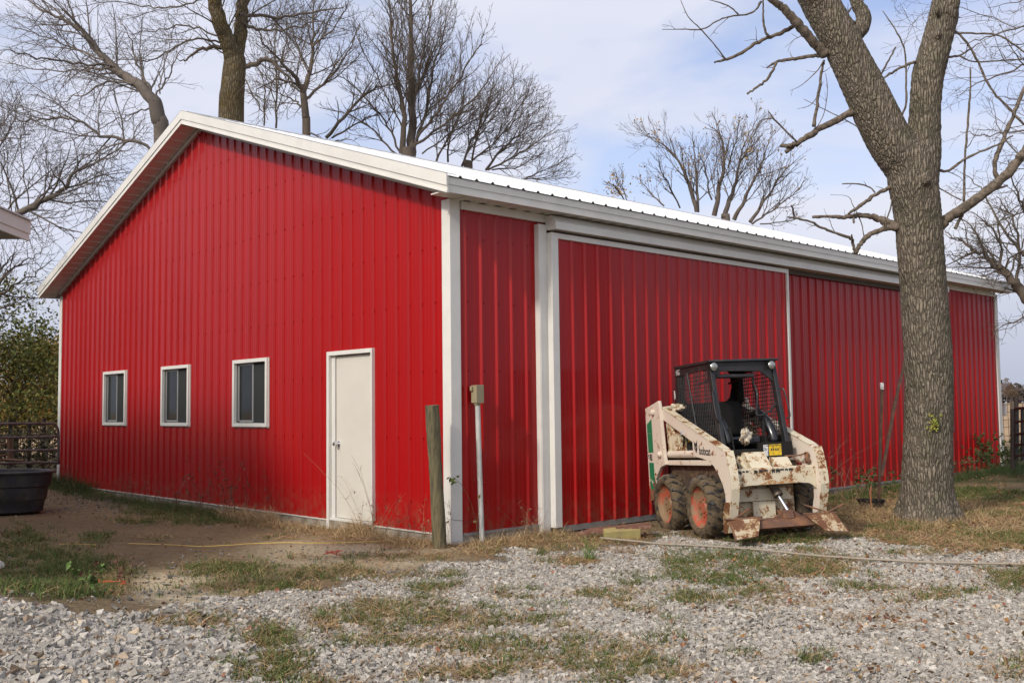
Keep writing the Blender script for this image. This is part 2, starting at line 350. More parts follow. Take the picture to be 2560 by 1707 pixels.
m_.lathe([(.012, .004), (.012, -.02), (.001, -.021)], (kx - .05, 0, .93), 'y', 10)
m_.build('knob', M['chrome'], dr, smooth=True)
m_ = MB(); m_.span((DX0 + t, .07, -.3), (DX1, .09, DZ1)); m_.build('door_backing', M['darkgap'], barn)
m_ = MB(); m_.span((DX0 + .05, -.035, -.3), (DX1, .02, -.002)); m_.build('door_sill', M['concrete'], barn)
# sliding door, track cover, jamb
m_ = MB(); m_.span((.001, 1.265, -.10), (.075, 1.398, 3.47)); m_.span((.075, 1.275, -.10), (.082, 1.355, 2.9)); m_.build('jamb_trim', M['white'], barn, bevel=.003)
SX = .125; S0, S1, SZ0, SZ1 = 1.43, 6.47, -.035, 3.375
m_ = MB(); panel_wall(m_, S1 - S0 - .12, lambda s: SZ1 - .065, SZ0 + .012, lambda s, h, z: (SX + h, S0 + .08 + s, z), [], start=.03)
sdr = m_.build('sliding_door', M['red'], barn)
m_ = MB(); m_.span((SX - .07, S0 - .03, SZ0), (SX + .03, S0 + .079, SZ1)); m_.span((SX - .04, S1 - .04, SZ0), (SX + .028, S1 + .01, SZ1)); m_.span((SX - .04, S0 + .079, SZ1 - .065), (SX + .03, S1 - .04, SZ1)); m_.build('door_edge', M['white'], sdr, bevel=.004)
m_ = MB(); m_.span((SX - .05, S0 + .079, SZ0 - .055), (SX + .01, S1, SZ0 + .011)); m_.build('bottom_rail', M['alu'], sdr)
m_ = MB(); y0, y1 = 1.40, 11.9
m_.prism([(.051, 3.575), (.15, 3.575), (.225, 3.49), (.225, 3.405), (.051, 3.405)], 1, y0, y1)
m_.build('track_cover', M['white'], barn)
m_ = MB(); m_.span((.03, 6.5, 3.33), (.06, 11.88, 3.485)); m_.build('door_track', M['darkgap'], barn)

# ------------------------------------------------------------------ neighbouring shed (left edge, only its eave end is seen)
shed = thing('shed', 'neighbouring pale shed whose white eave end juts in at the left edge', 'shed')
T = at(74, 556, 8.0); d = np.array([-.766, .643, 0]); n = np.array([-.643, -.766, 0])
def sb(m_, a0, a1, b0, b1, z0, z1, lift=0):
    """box in shed frame: a along the eave towards the barn, b away from the camera side"""
    v = [T[:2] + d[:2] * a + n[:2] * b for a, b in ((a0, b0), (a1, b0), (a1, b1), (a0, b1))]
    vv = [(*q, z0) for q in v] + [(*q, z1) for q in v]
    if lift:
        for i in (2, 3, 6, 7): vv[i] = (vv[i][0], vv[i][1], vv[i][2] + lift)
    m_.add(vv, [[0, 3, 2, 1], [4, 5, 6, 7], [0, 1, 5, 4], [1, 2, 6, 5], [2, 3, 7, 6], [3, 0, 4, 7]])
zt = T[2]; SA = -1.5
m_ = MB(); sb(m_, SA, -.0, 0, .02, zt - .15, zt); sb(m_, SA, .0, -.010, 0, zt - .095, zt + .005); sb(m_, -.02, .0, .02, .8, zt - .13, zt, .2); m_.build('fascia', M['white'], shed)
m_ = MB(); sb(m_, SA - .02, .02, -.03, .8, zt + .006, zt + .016, .2); m_.build('roof', M['roofwhite'], shed)
m_ = MB(); sb(m_, SA, -.021, .021, .8, zt - .14, zt - .125); m_.build('soffit', M['alu'], shed)
m_ = MB(); sb(m_, SA - .9, SA - .7, .6, .8, -.4, zt - .141); m_.build('wall', M['white'], shed)
m_ = MB(); q0 = onz(2, 1412, -.06); m_.tube([q0 + np.array([-.9, -.1, .02]), q0 + np.array([-.25, -.02, .02]), q0], .035, 8); m_.build('downspout', M['white'], shed)
# unseen block added off left, shaped to shade the lower left yard and wall
shade_caster = thing('shade_block', 'unseen pale block added left of the yard to cast soft shade', 'shade_caster', (-9, -13, 0))
m_ = MB(); m_.prism([(-18, -.4), (-.1, -.4), (-.1, 3.5), (-2.9, 7.0), (-18, 7.1)], 1, -16, -9.0); m_.build('wall', mat('shade_block_side', (.42, .40, .36), rough=.7), shade_caster)
m_ = MB(); m_.prism([(.1, 3.45), (-2.9, 7.12), (-18.2, 7.22), (-18.2, 7.35), (-2.9, 7.25), (.1, 3.6)], 1, -16.3, -8.8); m_.build('roof', mat('shade_block_top', (.09, .085, .08), rough=.9), shade_caster)

# ------------------------------------------------------------------ ground
def fbm(x, y, s, seed, octv=4):
    """cheap value noise"""
    r = np.random.default_rng(seed); out_ = np.zeros_like(x, float); amp = 1; tot = 0
    for o in range(octv):
        G = r.random((64, 64)); u = x * s * 2 ** o; v = y * s * 2 ** o
        i = np.floor(u).astype(int); j = np.floor(v).astype(int); fu = u - i; fv = v - j; fu = fu * fu * (3 - 2 * fu); fv = fv * fv * (3 - 2 * fv)
        g = lambda a, b: G[a % 64, b % 64]
        out_ += amp * ((g(i, j) * (1 - fu) + g(i + 1, j) * fu) * (1 - fv) + (g(i, j + 1) * (1 - fu) + g(i + 1, j + 1) * fu) * fv); tot += amp; amp *= .5
    return out_ / tot
def smooth(a, b, x): t = np.clip((x - a) / (b - a), 0, 1); return t * t * (3 - 2 * t)
pile = onz(-150, 1640)
def hgt(x, y):
    x = np.asarray(x, float); y = np.asarray(y, float)
    h = -0.105 + .035 * (fbm(x + 50, y + 50, .55, 1, 3) - .5) + .012 * (fbm(x + 50, y + 50, 3.0, 2, 3) - .5)
    r2 = ((x - pile[0]) * .72 + (y - pile[1]) * .7) ** 2 / 1.1 + ((x - pile[0]) * .7 - (y - pile[1]) * .72) ** 2 / 1.5
    h = h + .36 * np.exp(-r2 * .75)
    h = h + .10 * smooth(-7, -12, x) + .09 * smooth(9, 14, y) + .04 * smooth(6, 12, y)
    h = h + .05 * np.exp(-((x - 2.8) ** 2 + (y - 5.6) ** 2) / 1.2)
    return h
bx = np.array([-400, 0, 153, 184, 237, 344, 405, 574, 784, 880, 1040, 1143, 1311, 1396, 1531, 1695, 1790, 2000, 2128, 2306, 2560, 3000.])
by = np.array([1500, 1506, 1516, 1529, 1537, 1529, 1518, 1495, 1479, 1445, 1428, 1400, 1390, 1372, 1362, 1339, 1362, 1367, 1349, 1372, 1378, 1380.])
GP = [  # patches inside the gravel: cx, cy, rx, ry, green, dry
    (470, 1556, 120, 18, .25, .9), (670, 1597, 75, 30, .6, .8), (680, 1675, 100, 45, .7, .6), (835, 1555, 85, 30, .5, .7), (945, 1547, 55, 32, .4, .9), (1040, 1596, 60, 20, .3, .9),
    (1195, 1596, 45, 18, .5, .6), (1120, 1632, 62, 18, .5, .7), (1060, 1676, 55, 20, .6, .7), (1165, 1680, 70, 18, .1, .9), (1283, 1486, 60, 13, .6, .7), (1200, 1526, 30, 10, .8, .3),
    (1220, 1558, 22, 10, .9, .2), (1345, 1545, 90, 25, .4, .25), (1800, 1425, 135, 34, .85, .35), (1742, 1498, 75, 14, .6, .4), (1578, 1456, 28, 14, .8, .3), (1965, 1428, 45, 18, .1, 1.0),
    (1440, 1400, 55, 14, .25, .9), (2024, 1420, 100, 24, .35, .95), (2162, 1460, 68, 18, .8, .4), (2530, 1455, 55, 20, .6, .6), (2190, 1558, 110, 14, .0, .3), (1060, 1470, 60, 14, .6, .3),
    (1120, 1440, 40, 8, .5, .5), (1370, 1385, 30, 14, .8, .4), (1490, 1375, 14, 14, .9, .2), (870, 1600, 60, 20, .4, .4), (1680, 1560, 30, 12, .4, .2), (1650, 1600, 60, 16, .3, .2), (2040, 1650, 40, 14, .5, .2), (1850, 1640, 50, 12, .35, .2), (1560, 1380, 90, 14, .15, .5), (1900, 1520, 60, 10, .2, .3), (2290, 1385, 90, 8, .3, .6)]
DP = [  # patches above the gravel edge
    (150, 1440, 190, 70, 1.0, .35), (30, 1370, 120, 50, .8, .4), (290, 1450, 50, 60, .3, .9), (560, 1425, 150, 26, .9, .5), (640, 1470, 190, 26, .8, .7), (790, 1440, 90, 26, .6, .7), (860, 1430, 90, 24, .5, .6),
    (330, 1215, 220, 26, .5, .5), (420, 1270, 120, 30, .9, .3), (520, 1290, 170, 24, .9, .5), (700, 1300, 160, 26, .3, 1.0), (610, 1270, 90, 30, .5, .8), (900, 1330, 160, 36, .05, 1.0), (1080, 1352, 200, 30, .12, 1.0),
    (1300, 1352, 220, 24, .12, 1.0), (1480, 1352, 100, 14, .2, .9), (1020, 1392, 180, 12, .5, .9), (1180, 1385, 200, 12, .45, .8), (200, 1190, 90, 40, 1.0, .3), (350, 1300, 80, 16, .5, .3), (240, 1345, 60, 16, .4, .2), (700, 1345, 90, 8, .2, .5), (400, 1345, 60, 8, .3, .4), (750, 1395, 60, 10, .15, .5), (930, 1410, 60, 8, .1, .5), (1660, 1345, 40, 8, .2, .6),
    (1950, 1352, 130, 16, .9, .4), (1930, 1330, 100, 10, .8, .4)]
def ell(px, py, L, K=1.0):
    g = np.zeros_like(px); s = np.zeros_like(px)
    for cx_, cy_, rx, ry, a, b in L:
        r = ((px - cx_) / (rx * K)) ** 2 + ((py - cy_) / (ry * K)) ** 2; wq = np.exp(-r ** 1.5 * .9)
        g = np.maximum(g, a * wq); s = np.maximum(s, b * wq)
    return g, s
def zones(x, y):
    px, py, dep = project(np.stack([x, y, hgt(x, y)], -1))
    yb = np.interp(px, bx, by); nz = fbm(x + 90, y + 90, 2.2, 5, 4) - .5; nz2 = fbm(x + 30, y + 90, 6.5, 6, 3) - .5
    grav = smooth(-9, 9, py - yb + nz * 55 + nz2 * 26)
    grav = np.where(dep < .5, 1, grav)
    g1, s1 = ell(px, py, GP, 1.18); g2, s2 = ell(px, py, DP, .86)
    right = smooth(1985, 2090, px) * (1 - grav); far = smooth(8, 11, y) * (x > 0)
    lawn = smooth(2330, 2400, px) * smooth(1262, 1236, py) * smooth(1120, 1160, py)
    g1 = np.clip(g1 * 1.9, 0, 1); s1 = np.clip(s1 * 1.6, 0, 1)
    pn = fbm(x + 20, y + 44, 1.3, 61, 4); g1 = np.maximum(g1, .75 * smooth(.60, .68, pn) * (px > 600)); s1 = np.maximum(s1, .8 * smooth(.57, .66, pn) * (px > 600))
    g = np.clip(g1 * grav + g2 * (1 - grav) + right * (.25 + .9 * smooth(.0, .12, nz)) + lawn, 0, 1)
    s = np.clip(s1 * grav + s2 * (1 - grav) + right * .95 * (1 - lawn * .85), 0, 1)
    back = ((y > 14.7) | (x < -12.2)) & (py < 1200)
    g = np.where(back, np.clip(.5 + nz * 2, 0, 1), g); s = np.where(back, .5, s)
    g = g * smooth(-.28, .06, nz + nz2 * .6); s = s * smooth(-.42, -.1, nz * .8 + nz2)
    out_ = (px < -900) | (px > 3700) | (dep < .5)
    g = np.where(out_, .15, g); s = np.where(out_, .3, s)
    grav = np.where(back, 0, grav)
    return grav, g, s, px, py, dep
def axis(lo, hi, step, far):
    c = list(np.arange(lo, hi, step)); st = step; a = lo; L1 = []
    while a > -far: st *= 1.22; a -= st; L1.append(a)
    st = step; a = hi; L2 = []
    while a < far: st *= 1.22; a += st; L2.append(a)
    return np.array(L1[::-1] + c + L2)
ax_ = axis(-14, 9.5, .06, 1600); ay_ = axis(-7.5, 10, .06, 1600)
GX, GY = np.meshgrid(ax_, ay_, indexing='ij'); nx, ny = GX.shape
x, y = GX.ravel(), GY.ravel(); z = hgt(np.clip(x, -300, 300), np.clip(y, -300, 300))
gv, gg, gs, px, py, dep = zones(x, y)
tone = fbm(x + 10, y + 70, .9, 11, 5)[:, None]
c_grav = np.array([.22, .19, .15]); c_dirt = np.array([.38, .315, .205]) * (.72 + .6 * tone); c_brown = np.array([.165, .12, .068]) * (.7 + .6 * tone)
c_grass = np.array([.050, .062, .020]); c_straw = np.array([.21, .145, .078])
pad = (smooth(0, 1, 1 - (((px - 480) / 260) ** 2 + ((py - 1468) / 60) ** 2)) + smooth(0, 1, 1 - (((px - 880) / 330) ** 2 + ((py - 1385) / 55) ** 2)))[:, None].clip(0, 1)
col = c_brown * (1 - pad) + c_dirt * pad
col = col * (1 - gv[:, None]) + c_grav * gv[:, None]
col = col * (1 - .85 * gs[:, None]) + c_straw * .85 * gs[:, None]; col = col * (1 - .8 * gg[:, None]) + c_grass * .8 * gg[:, None]
dist = np.hypot(x - CAMC[0], y - CAMC[1]); fld = smooth(34, 40, dist)[:, None]
field = np.array([.36, .245, .14]) * (.8 + .4 * fbm(x * .3, y * .3, .5, 21, 4)[:, None])
col = col * (1 - fld) + field * fld
gi = (np.arange(nx - 1)[:, None] * ny + np.arange(ny - 1)[None]).ravel()
mb = MB(); mb.add(np.stack([x, y, z], -1), np.stack([gi, gi + ny, gi + ny + 1, gi + 1], -1), col)
M['ground'] = attrmat('ground', 'tint', rough=.95, bump=.5, bscale=45, spec=.15, mul=.35, nscale=22)
tag(mb.build('ground', M['ground'], smooth=True, sharp=0), kind='structure')

# ---- scatter
def sample(n, wfun, xr=(-13.5, 9.5), yr=(-6.6, 12.5), marg=160):
    x = rng.uniform(*xr, n); y = rng.uniform(*yr, n)
    ok = ~((x > -W_ - .05) & (x < .05) & (y > -.02) & (y < L_))
    x, y = x[ok], y[ok]; z = hgt(x, y); px, py, dp = project(np.stack([x, y, z], -1))
    ok = (dp > .8) & (px > -marg * 4) & (px < 2560 + marg * 6) & (py < 1707 + marg * 2.2) & (py > 1000)
    x, y = x[ok], y[ok]; g, gr, s, px, py, dp = zones(x, y)
    keep = rng.random(len(x)) < wfun(g, gr, s, px, py, dp, x, y)
    return x[keep], y[keep], px[keep], py[keep], dp[keep]
def gravel_density(g, gr, s, px, py, dp, x, y):
    cover = np.clip(1 - np.maximum(gr * .9, s * .95), 0.04, 1)
    stony = .5 * np.exp(-(((px - 260) / 150) ** 2 + ((py - 1255) / 22) ** 2)) + .03
    fb = fbm(x + 40, y + 20, 1.1, 31, 4); cover = cover * (1 - .6 * smooth(.50, .66, fb) * (px > 560))
    return g * cover + (1 - g) * stony * .35 * np.clip(1 - gr - s * .6, .05, 1)
xa = sample(1250000, gravel_density, (-1.5, 9.6), (-5.8, 6.2)); xb = sample(120000, gravel_density, (-13, -1.5), (-6, 2)); x, y, px, py, dp = [np.concatenate(q) for q in zip(xa, xb)]
nst = len(x); cube = np.array([[-1, -1, -1], [1, -1, -1], [1, 1, -1], [-1, 1, -1], [-1, -1, 1], [1, -1, 1], [1, 1, 1], [-1, 1, 1.]])
cube = cube[None] * np.array([1, 1, 1.]) + rng.normal(0, .33, (nst, 8, 3))
gz_, _, _, _, _, _ = zones(x, y)
size = rng.lognormal(0, .40, nst).clip(.4, 2.6) * np.where(px < 620 + (py - 1560) * .3, .0086, .0058) * np.where(gz_ < .5, .65, 1.0); sc3 = np.stack([np.ones(nst) * rng.uniform(.9, 1.6, nst), np.ones(nst), rng.uniform(.4, .8, nst)], -1) * size[:, None]
v = cube * sc3[:, None]
def rotmats(n, tilt):
    a = rng.uniform(0, 2 * PI, n); b = rng.normal(0, tilt, n); c = rng.normal(0, tilt, n)
    ca, sa, cb, sb_, c2, s2 = np.cos(a), np.sin(a), np.cos(b), np.sin(b), np.cos(c), np.sin(c)
    Rz = np.zeros((n, 3, 3)); Rz[:, 0, 0] = ca; Rz[:, 0, 1] = -sa; Rz[:, 1, 0] = sa; Rz[:, 1, 1] = ca; Rz[:, 2, 2] = 1
    Rx = np.zeros((n, 3, 3)); Rx[:, 0, 0] = 1; Rx[:, 1, 1] = cb; Rx[:, 1, 2] = -sb_; Rx[:, 2, 1] = sb_; Rx[:, 2, 2] = cb
    Ry = np.zeros((n, 3, 3)); Ry[:, 1, 1] = 1; Ry[:, 0, 0] = c2; Ry[:, 0, 2] = s2; Ry[:, 2, 0] = -s2; Ry[:, 2, 2] = c2
    return Rz @ Rx @ Ry
v = np.einsum('nij,nkj->nki', rotmats(nst, .45), v) + np.stack([x, y, hgt(x, y) + size * .35 + rng.uniform(0, .008, nst)], -1)[:, None]
fq = np.array([[0, 3, 2, 1], [4, 5, 6, 7], [0, 1, 5, 4], [1, 2, 6, 5], [2, 3, 7, 6], [3, 0, 4, 7]])
f = (fq[None] + np.arange(nst)[:, None, None] * 8).reshape(-1, 4)
lum = rng.normal(.30, .075, nst).clip(.10, .6); lum[gz_ < .5] *= .62; tint = np.stack([lum * 1.06, lum * .975, lum * .84], -1)
warm = rng.random(nst) < .06; tint[warm] *= [1.06, .9, .72]; dk = rng.random(nst) < .045; tint[dk] *= [.6, .48, .38]
mb = MB(); mb.add(v.reshape(-1, 3), f, np.repeat(tint, 8, 0))
M['gravel'] = attrmat('crushed_limestone', 'tint', rough=.85, spec=.25, mul=.2, nscale=90)
tag(mb.build('gravel', M['gravel']), 'pale crushed limestone gravel covering the yard', 'gravel', kind='stuff')

def blades(x, y, hh, wd, lean, colr, seg=3, base=None, flat=0.0):
    n = len(x); az = rng.uniform(0, 2 * PI, n); fa = rng.uniform(0, 2 * PI, n)
    dirv = np.stack([np.cos(az), np.sin(az), np.zeros(n)], -1); side = np.stack([np.cos(fa), np.sin(fa), rng.normal(0, .2, n)], -1)
    t = np.linspace(0, 1, seg + 1); p0 = np.stack([x, y, hgt(x, y) if base is None else base], -1)
    V = []
    for k in range(seg + 1):
        up = hh * t[k] * (1 - flat); out_ = hh * lean * t[k] ** (1.7 - flat * .7)
        c = p0 + dirv * out_[:, None]; c[:, 2] += up * (1 - .35 * lean * t[k] * (1 - flat)) + (flat * .012 * np.sin(t[k] * 3.1) + flat * .006)
        w_ = (wd * (1 - .85 * t[k]))[:, None] * side
        V += [c - w_, c + w_]
    V = np.stack(V, 1); o = np.arange(n)[:, None, None] * (2 * (seg + 1))
    F = np.array([[2 * k, 2 * k + 1, 2 * k + 3, 2 * k + 2] for k in range(seg)])[None] + o
    return V.reshape(-1, 3), F.reshape(-1, 4), np.repeat(colr, 2 * (seg + 1), 0)
def clump(S, k, sp):
    return [np.repeat(q, k) + (rng.normal(0, sp, len(q) * k) if i < 2 else 0) for i, q in enumerate(S)]
M['blade'] = attrmat('grass_blades', 'tint', rough=.6, spec=.25, mul=.15, nscale=20)
x, y, px, py, dp = clump(sample(130000, lambda g, gr, s, px, py, dp, x, y: gr ** 1.3 * .9, (-12.5, 9), (-5.6, 10)), 13, .035)
hh = rng.uniform(.025, .085, len(x)) * np.where(px < 330, 1.3, 1)
gcol = np.array([.070, .105, .022])[None] * rng.uniform(.55, 1.5, (len(x), 1)); yl = rng.random(len(x)) < .22; gcol[yl] = np.array([.22, .17, .075]) * rng.uniform(.6, 1.2, (yl.sum(), 1))
mb = MB(); mb.add(*blades(x, y, hh, rng.uniform(.0022, .0042, len(x)), rng.uniform(.2, 1.3, len(x)), gcol))
tag(mb.build('grass', M['blade']), 'green autumn grass in patches over the yard', 'grass', kind='stuff')
x, y, px, py, dp = clump(sample(130000, lambda g, gr, s, px, py, dp, x, y: s ** 1.4 * .75, (-12.5, 9), (-5.6, 10)), 9, .05)
ln = rng.uniform(.04, .16, len(x)); scol = np.array([.44, .30, .155])[None] * rng.uniform(.4, 1.3, (len(x), 1)); br = rng.random(len(x)) < .25; scol[br] *= [.7, .5, .4]
mb = MB(); mb.add(*blades(x, y, ln, rng.uniform(.0016, .0032, len(x)), rng.uniform(.8, 1.2, len(x)), scol, flat=rng.uniform(.45, 1, len(x))))
tbx = onz(2178, 1270, -.07)
# raised straw tufts against the wall
def wall_tufts(pts, n, spread, h0, h1, base_col):
    X = []; Y = []
    for (a, b) in pts: X.append(a + rng.normal(0, spread, n)); Y.append(b + rng.normal(0, spread, n))
    X = np.concatenate(X); Y = np.concatenate(Y); ok = ~((X < .03) & (Y > -.04) & (X > -W_ - .03)); X, Y = X[ok], Y[ok]
    return blades(X, Y, rng.uniform(h0, h1, len(X)), rng.uniform(.0014, .003, len(X)), rng.uniform(.3, 1.5, len(X)), np.array(base_col)[None] * rng.uniform(.5, 1.25, (len(X), 1)), seg=4)
tuf = [(q, -.12 - rng.random() * .3) for q in np.arange(-4.3, -.0, .16)] + [(.12 + rng.random() * .3, q) for q in np.arange(.1, 1.6, .17)]
mb.add(*wall_tufts(tuf, 70, .07, .05, .19, (.46, .33, .175)))
tuf = [(-1.5 + rng.normal(0, .12), -.1 - abs(rng.normal(0, .08))) for _ in range(8)] + [(-3.9 + rng.normal(0, .3), -.2 - abs(rng.normal(0, .12))) for _ in range(16)]
mb.add(*wall_tufts(tuf, 80, .05, .10, .30, (.46, .33, .175)))
tuf = [(2.6 + rng.normal(0, .9), 5.4 + rng.normal(0, .7)) for _ in range(60)] + [(tbx[0] + rng.normal(0, .12), tbx[1] - .22 + rng.normal(0, .08)) for _ in range(10)]
mb.add(*wall_tufts(tuf, 45, .09, .06, .2, (.44, .31, .165)))
tag(mb.build('straw', M['blade']), 'dry tan straw and dead grass lying by the walls and tree', 'straw', kind='stuff')
mb = MB()
tuf = [(q, -.25 - rng.random() * .35) for q in np.arange(-11.7, -4.2, .16)]
mb.add(*wall_tufts(tuf, 80, .10, .05, .22, (.06, .085, .022)))
tuf = [(q + .5, -.1 - rng.random() * .2) for q in np.arange(-12.6, -10.2, .1)]; mb.add(*wall_tufts(tuf, 110, .10, .1, .35, (.055, .08, .02)))
tuf = [(.3 + rng.random() * .5, q) for q in np.arange(5.0, 14.8, .13)]; mb.add(*wall_tufts(tuf, 70, .12, .06, .22, (.05, .085, .02)))
tuf = [(.35 + rng.random() * 1.2, q) for q in np.arange(12.0, 15.8, .1)]; mb.add(*wall_tufts(tuf, 70, .14, .1, .34, (.045, .07, .02)))
tag(mb.build('grass', M['blade']), 'longer dark green grass growing along the foot of the barn', 'grass', kind='stuff')
# leaf litter
def leafdens(g, gr, s, px, py, dp, x, y):
    return .04 + .20 * smooth(1300, 2100, px) + .55 * np.exp(-(((px - 2190) / 110) ** 2 + ((py - 1558) / 18) ** 2)) + .10 * s * (px > 1900) + .12 * np.exp(-(((px - 500) / 130) ** 2 + ((py - 1560) / 30) ** 2)) + .05 * np.exp(-(((px - 700) / 200) ** 2 + ((py - 1640) / 60) ** 2))
x, y, px, py, dp = sample(90000, leafdens)
nl = len(x); base = np.array([[-1, 0, .12], [-.35, .55, -.05], [.5, .45, .2], [1.1, 0, .05], [.5, -.5, .25], [-.35, -.5, 0], [0, 0, -.12]])
v = base[None] * (rng.uniform(.010, .025, nl))[:, None, None] + rng.normal(0, .003, (nl, 7, 3))
v = np.einsum('nij,nkj->nki', rotmats(nl, .5), v) + np.stack([x, y, hgt(x, y) + .028 + rng.uniform(0, .012, nl)], -1)[:, None]
ft = np.array([[6, 0, 1], [6, 1, 2], [6, 2, 3], [6, 3, 4], [6, 4, 5], [6, 5, 0]])
lc = np.array([.20, .10, .05])[None] * rng.uniform(.4, 1.5, (nl, 1)) * np.stack([np.ones(nl), rng.uniform(.8, 1.3, nl), rng.uniform(.7, 1.3, nl)], -1)
mb = MB(); mb.add(v.reshape(-1, 3), (ft[None] + np.arange(nl)[:, None, None] * 7).reshape(-1, 3), np.repeat(lc, 7, 0))
tag(mb.build('fallen_leaves', M['blade']), 'brown curled fallen leaves strewn over the gravel', 'leaves', kind='stuff')

# ------------------------------------------------------------------ bark and trees
def barkmat(name, c1, c2, sc_=1.0, bump=0.9):
    m, t, b = newmat(name); n_, l = t.nodes.new, t.links.new
    c = n_('ShaderNodeTexCoord'); mpn = n_('ShaderNodeMapping'); mpn.inputs['Scale'].default_value = (24 * sc_, 24 * sc_, 5.0 * sc_); l(c.outputs['Object'], mpn.inputs[0])
    wn = n_('ShaderNodeTexNoise'); wn.inputs['Scale'].default_value = .8; wn.inputs['Detail'].default_value = 3
    l(mpn.outputs[0], wn.inputs['Vector'])
    ad = n_('ShaderNodeMix'); ad.data_type = 'RGBA'; ad.blend_type = 'ADD'; ad.inputs[0].default_value = 1.0; l(mpn.outputs[0], ad.inputs[6]); l(wn.outputs[1], ad.inputs[7])
    vo = n_('ShaderNodeTexVoronoi'); vo.feature = 'DISTANCE_TO_EDGE'; vo.inputs['Scale'].default_value = 1.0; l(ad.outputs[2], vo.inputs['Vector'])
    r = n_('ShaderNodeValToRGB'); r.color_ramp.elements[0].position = 0.0; r.color_ramp.elements[1].position = 0.16
    r.color_ramp.elements[0].color = (*[q * .42 for q in c1], 1); r.color_ramp.elements[1].color = (*c1, 1); l(vo.outputs[0], r.inputs[0])
    nz = n_('ShaderNodeTexNoise'); nz.inputs['Scale'].default_value = 3.2; nz.inputs['Detail'].default_value = 8; nz.inputs['Roughness'].default_value = .7; l(c.outputs['Object'], nz.inputs['Vector'])
    r2 = n_('ShaderNodeMapRange'); r2.inputs[1].default_value = .42; r2.inputs[2].default_value = .66; l(nz.outputs[0], r2.inputs[0])
    mm = n_('ShaderNodeMix'); mm.data_type = 'RGBA'; mm.blend_type = 'MULTIPLY'; mm.inputs[0].default_value = 1
    c2m = n_('ShaderNodeMix'); c2m.data_type = 'RGBA'; c2m.inputs[6].default_value = (1, 1, 1, 1); c2m.inputs[7].default_value = (*c2, 1); l(r2.outputs[0], c2m.inputs[0])
    l(r.outputs[0], mm.inputs[6]); l(c2m.outputs[2], mm.inputs[7]); l(mm.outputs[2], b.inputs['Base Color'])
    b.inputs['Roughness'].default_value = .95; b.inputs['Specular IOR Level'].default_value = .15
    fn = n_('ShaderNodeTexNoise'); fn.inputs['Scale'].default_value = 60; fn.inputs['Detail'].default_value = 4; l(c.outputs['Object'], fn.inputs['Vector'])
    mr_ = n_('ShaderNodeMapRange'); mr_.inputs[1].default_value = 0; mr_.inputs[2].default_value = .3; l(vo.outputs[0], mr_.inputs[0])
    sm = n_('ShaderNodeMath'); sm.operation = 'MULTIPLY_ADD'; sm.inputs[1].default_value = .35; l(fn.outputs[0], sm.inputs[0]); l(mr_.outputs[0], sm.inputs[2])
    bp = n_('ShaderNodeBump'); bp.inputs['Strength'].default_value = bump; bp.inputs['Distance'].default_value = .025; l(sm.outputs[0], bp.inputs['Height']); l(bp.outputs[0], b.inputs['Normal'])
    return m
M['bark'] = barkmat('furrowed_bark', (.235, .195, .15), (.62, .68, .60), 1.35, 1.0)
M['bark2'] = barkmat('mossy_bark', (.15, .12, .075), (.8, .72, .45), .9)
M['twig'] = mat('twig_bark', (.11, .085, .062), rough=.9, var=.35, vscale=2)
M['twigpale'] = mat('pale_twig_bark', (.13, .105, .085), rough=.9, var=.35, vscale=2)
def smoothline(P, k=5):
    """Catmull-Rom through control points (n x 4: xyz + radius)"""
    P = np.asarray(P, float); P = np.vstack([2 * P[0] - P[1], P, 2 * P[-1] - P[-2]]); P[0, 3] = P[1, 3]; P[-1, 3] = P[-2, 3]; out_ = []
    for i in range(1, len(P) - 2):
        for t in np.linspace(0, 1, k, endpoint=False):
            out_.append(.5 * (2 * P[i] + (P[i + 1] - P[i - 1]) * t + (2 * P[i - 1] - 5 * P[i] + 4 * P[i + 1] - P[i + 2]) * t * t + (3 * P[i] - P[i - 1] - 3 * P[i + 1] + P[i + 2]) * t ** 3))
    out_.append(P[-2]); o = np.array(out_); o[:, 3] = np.maximum(o[:, 3], .002); return o
def unit(v): return v / (np.linalg.norm(v) + 1e-9)
LEAF = []
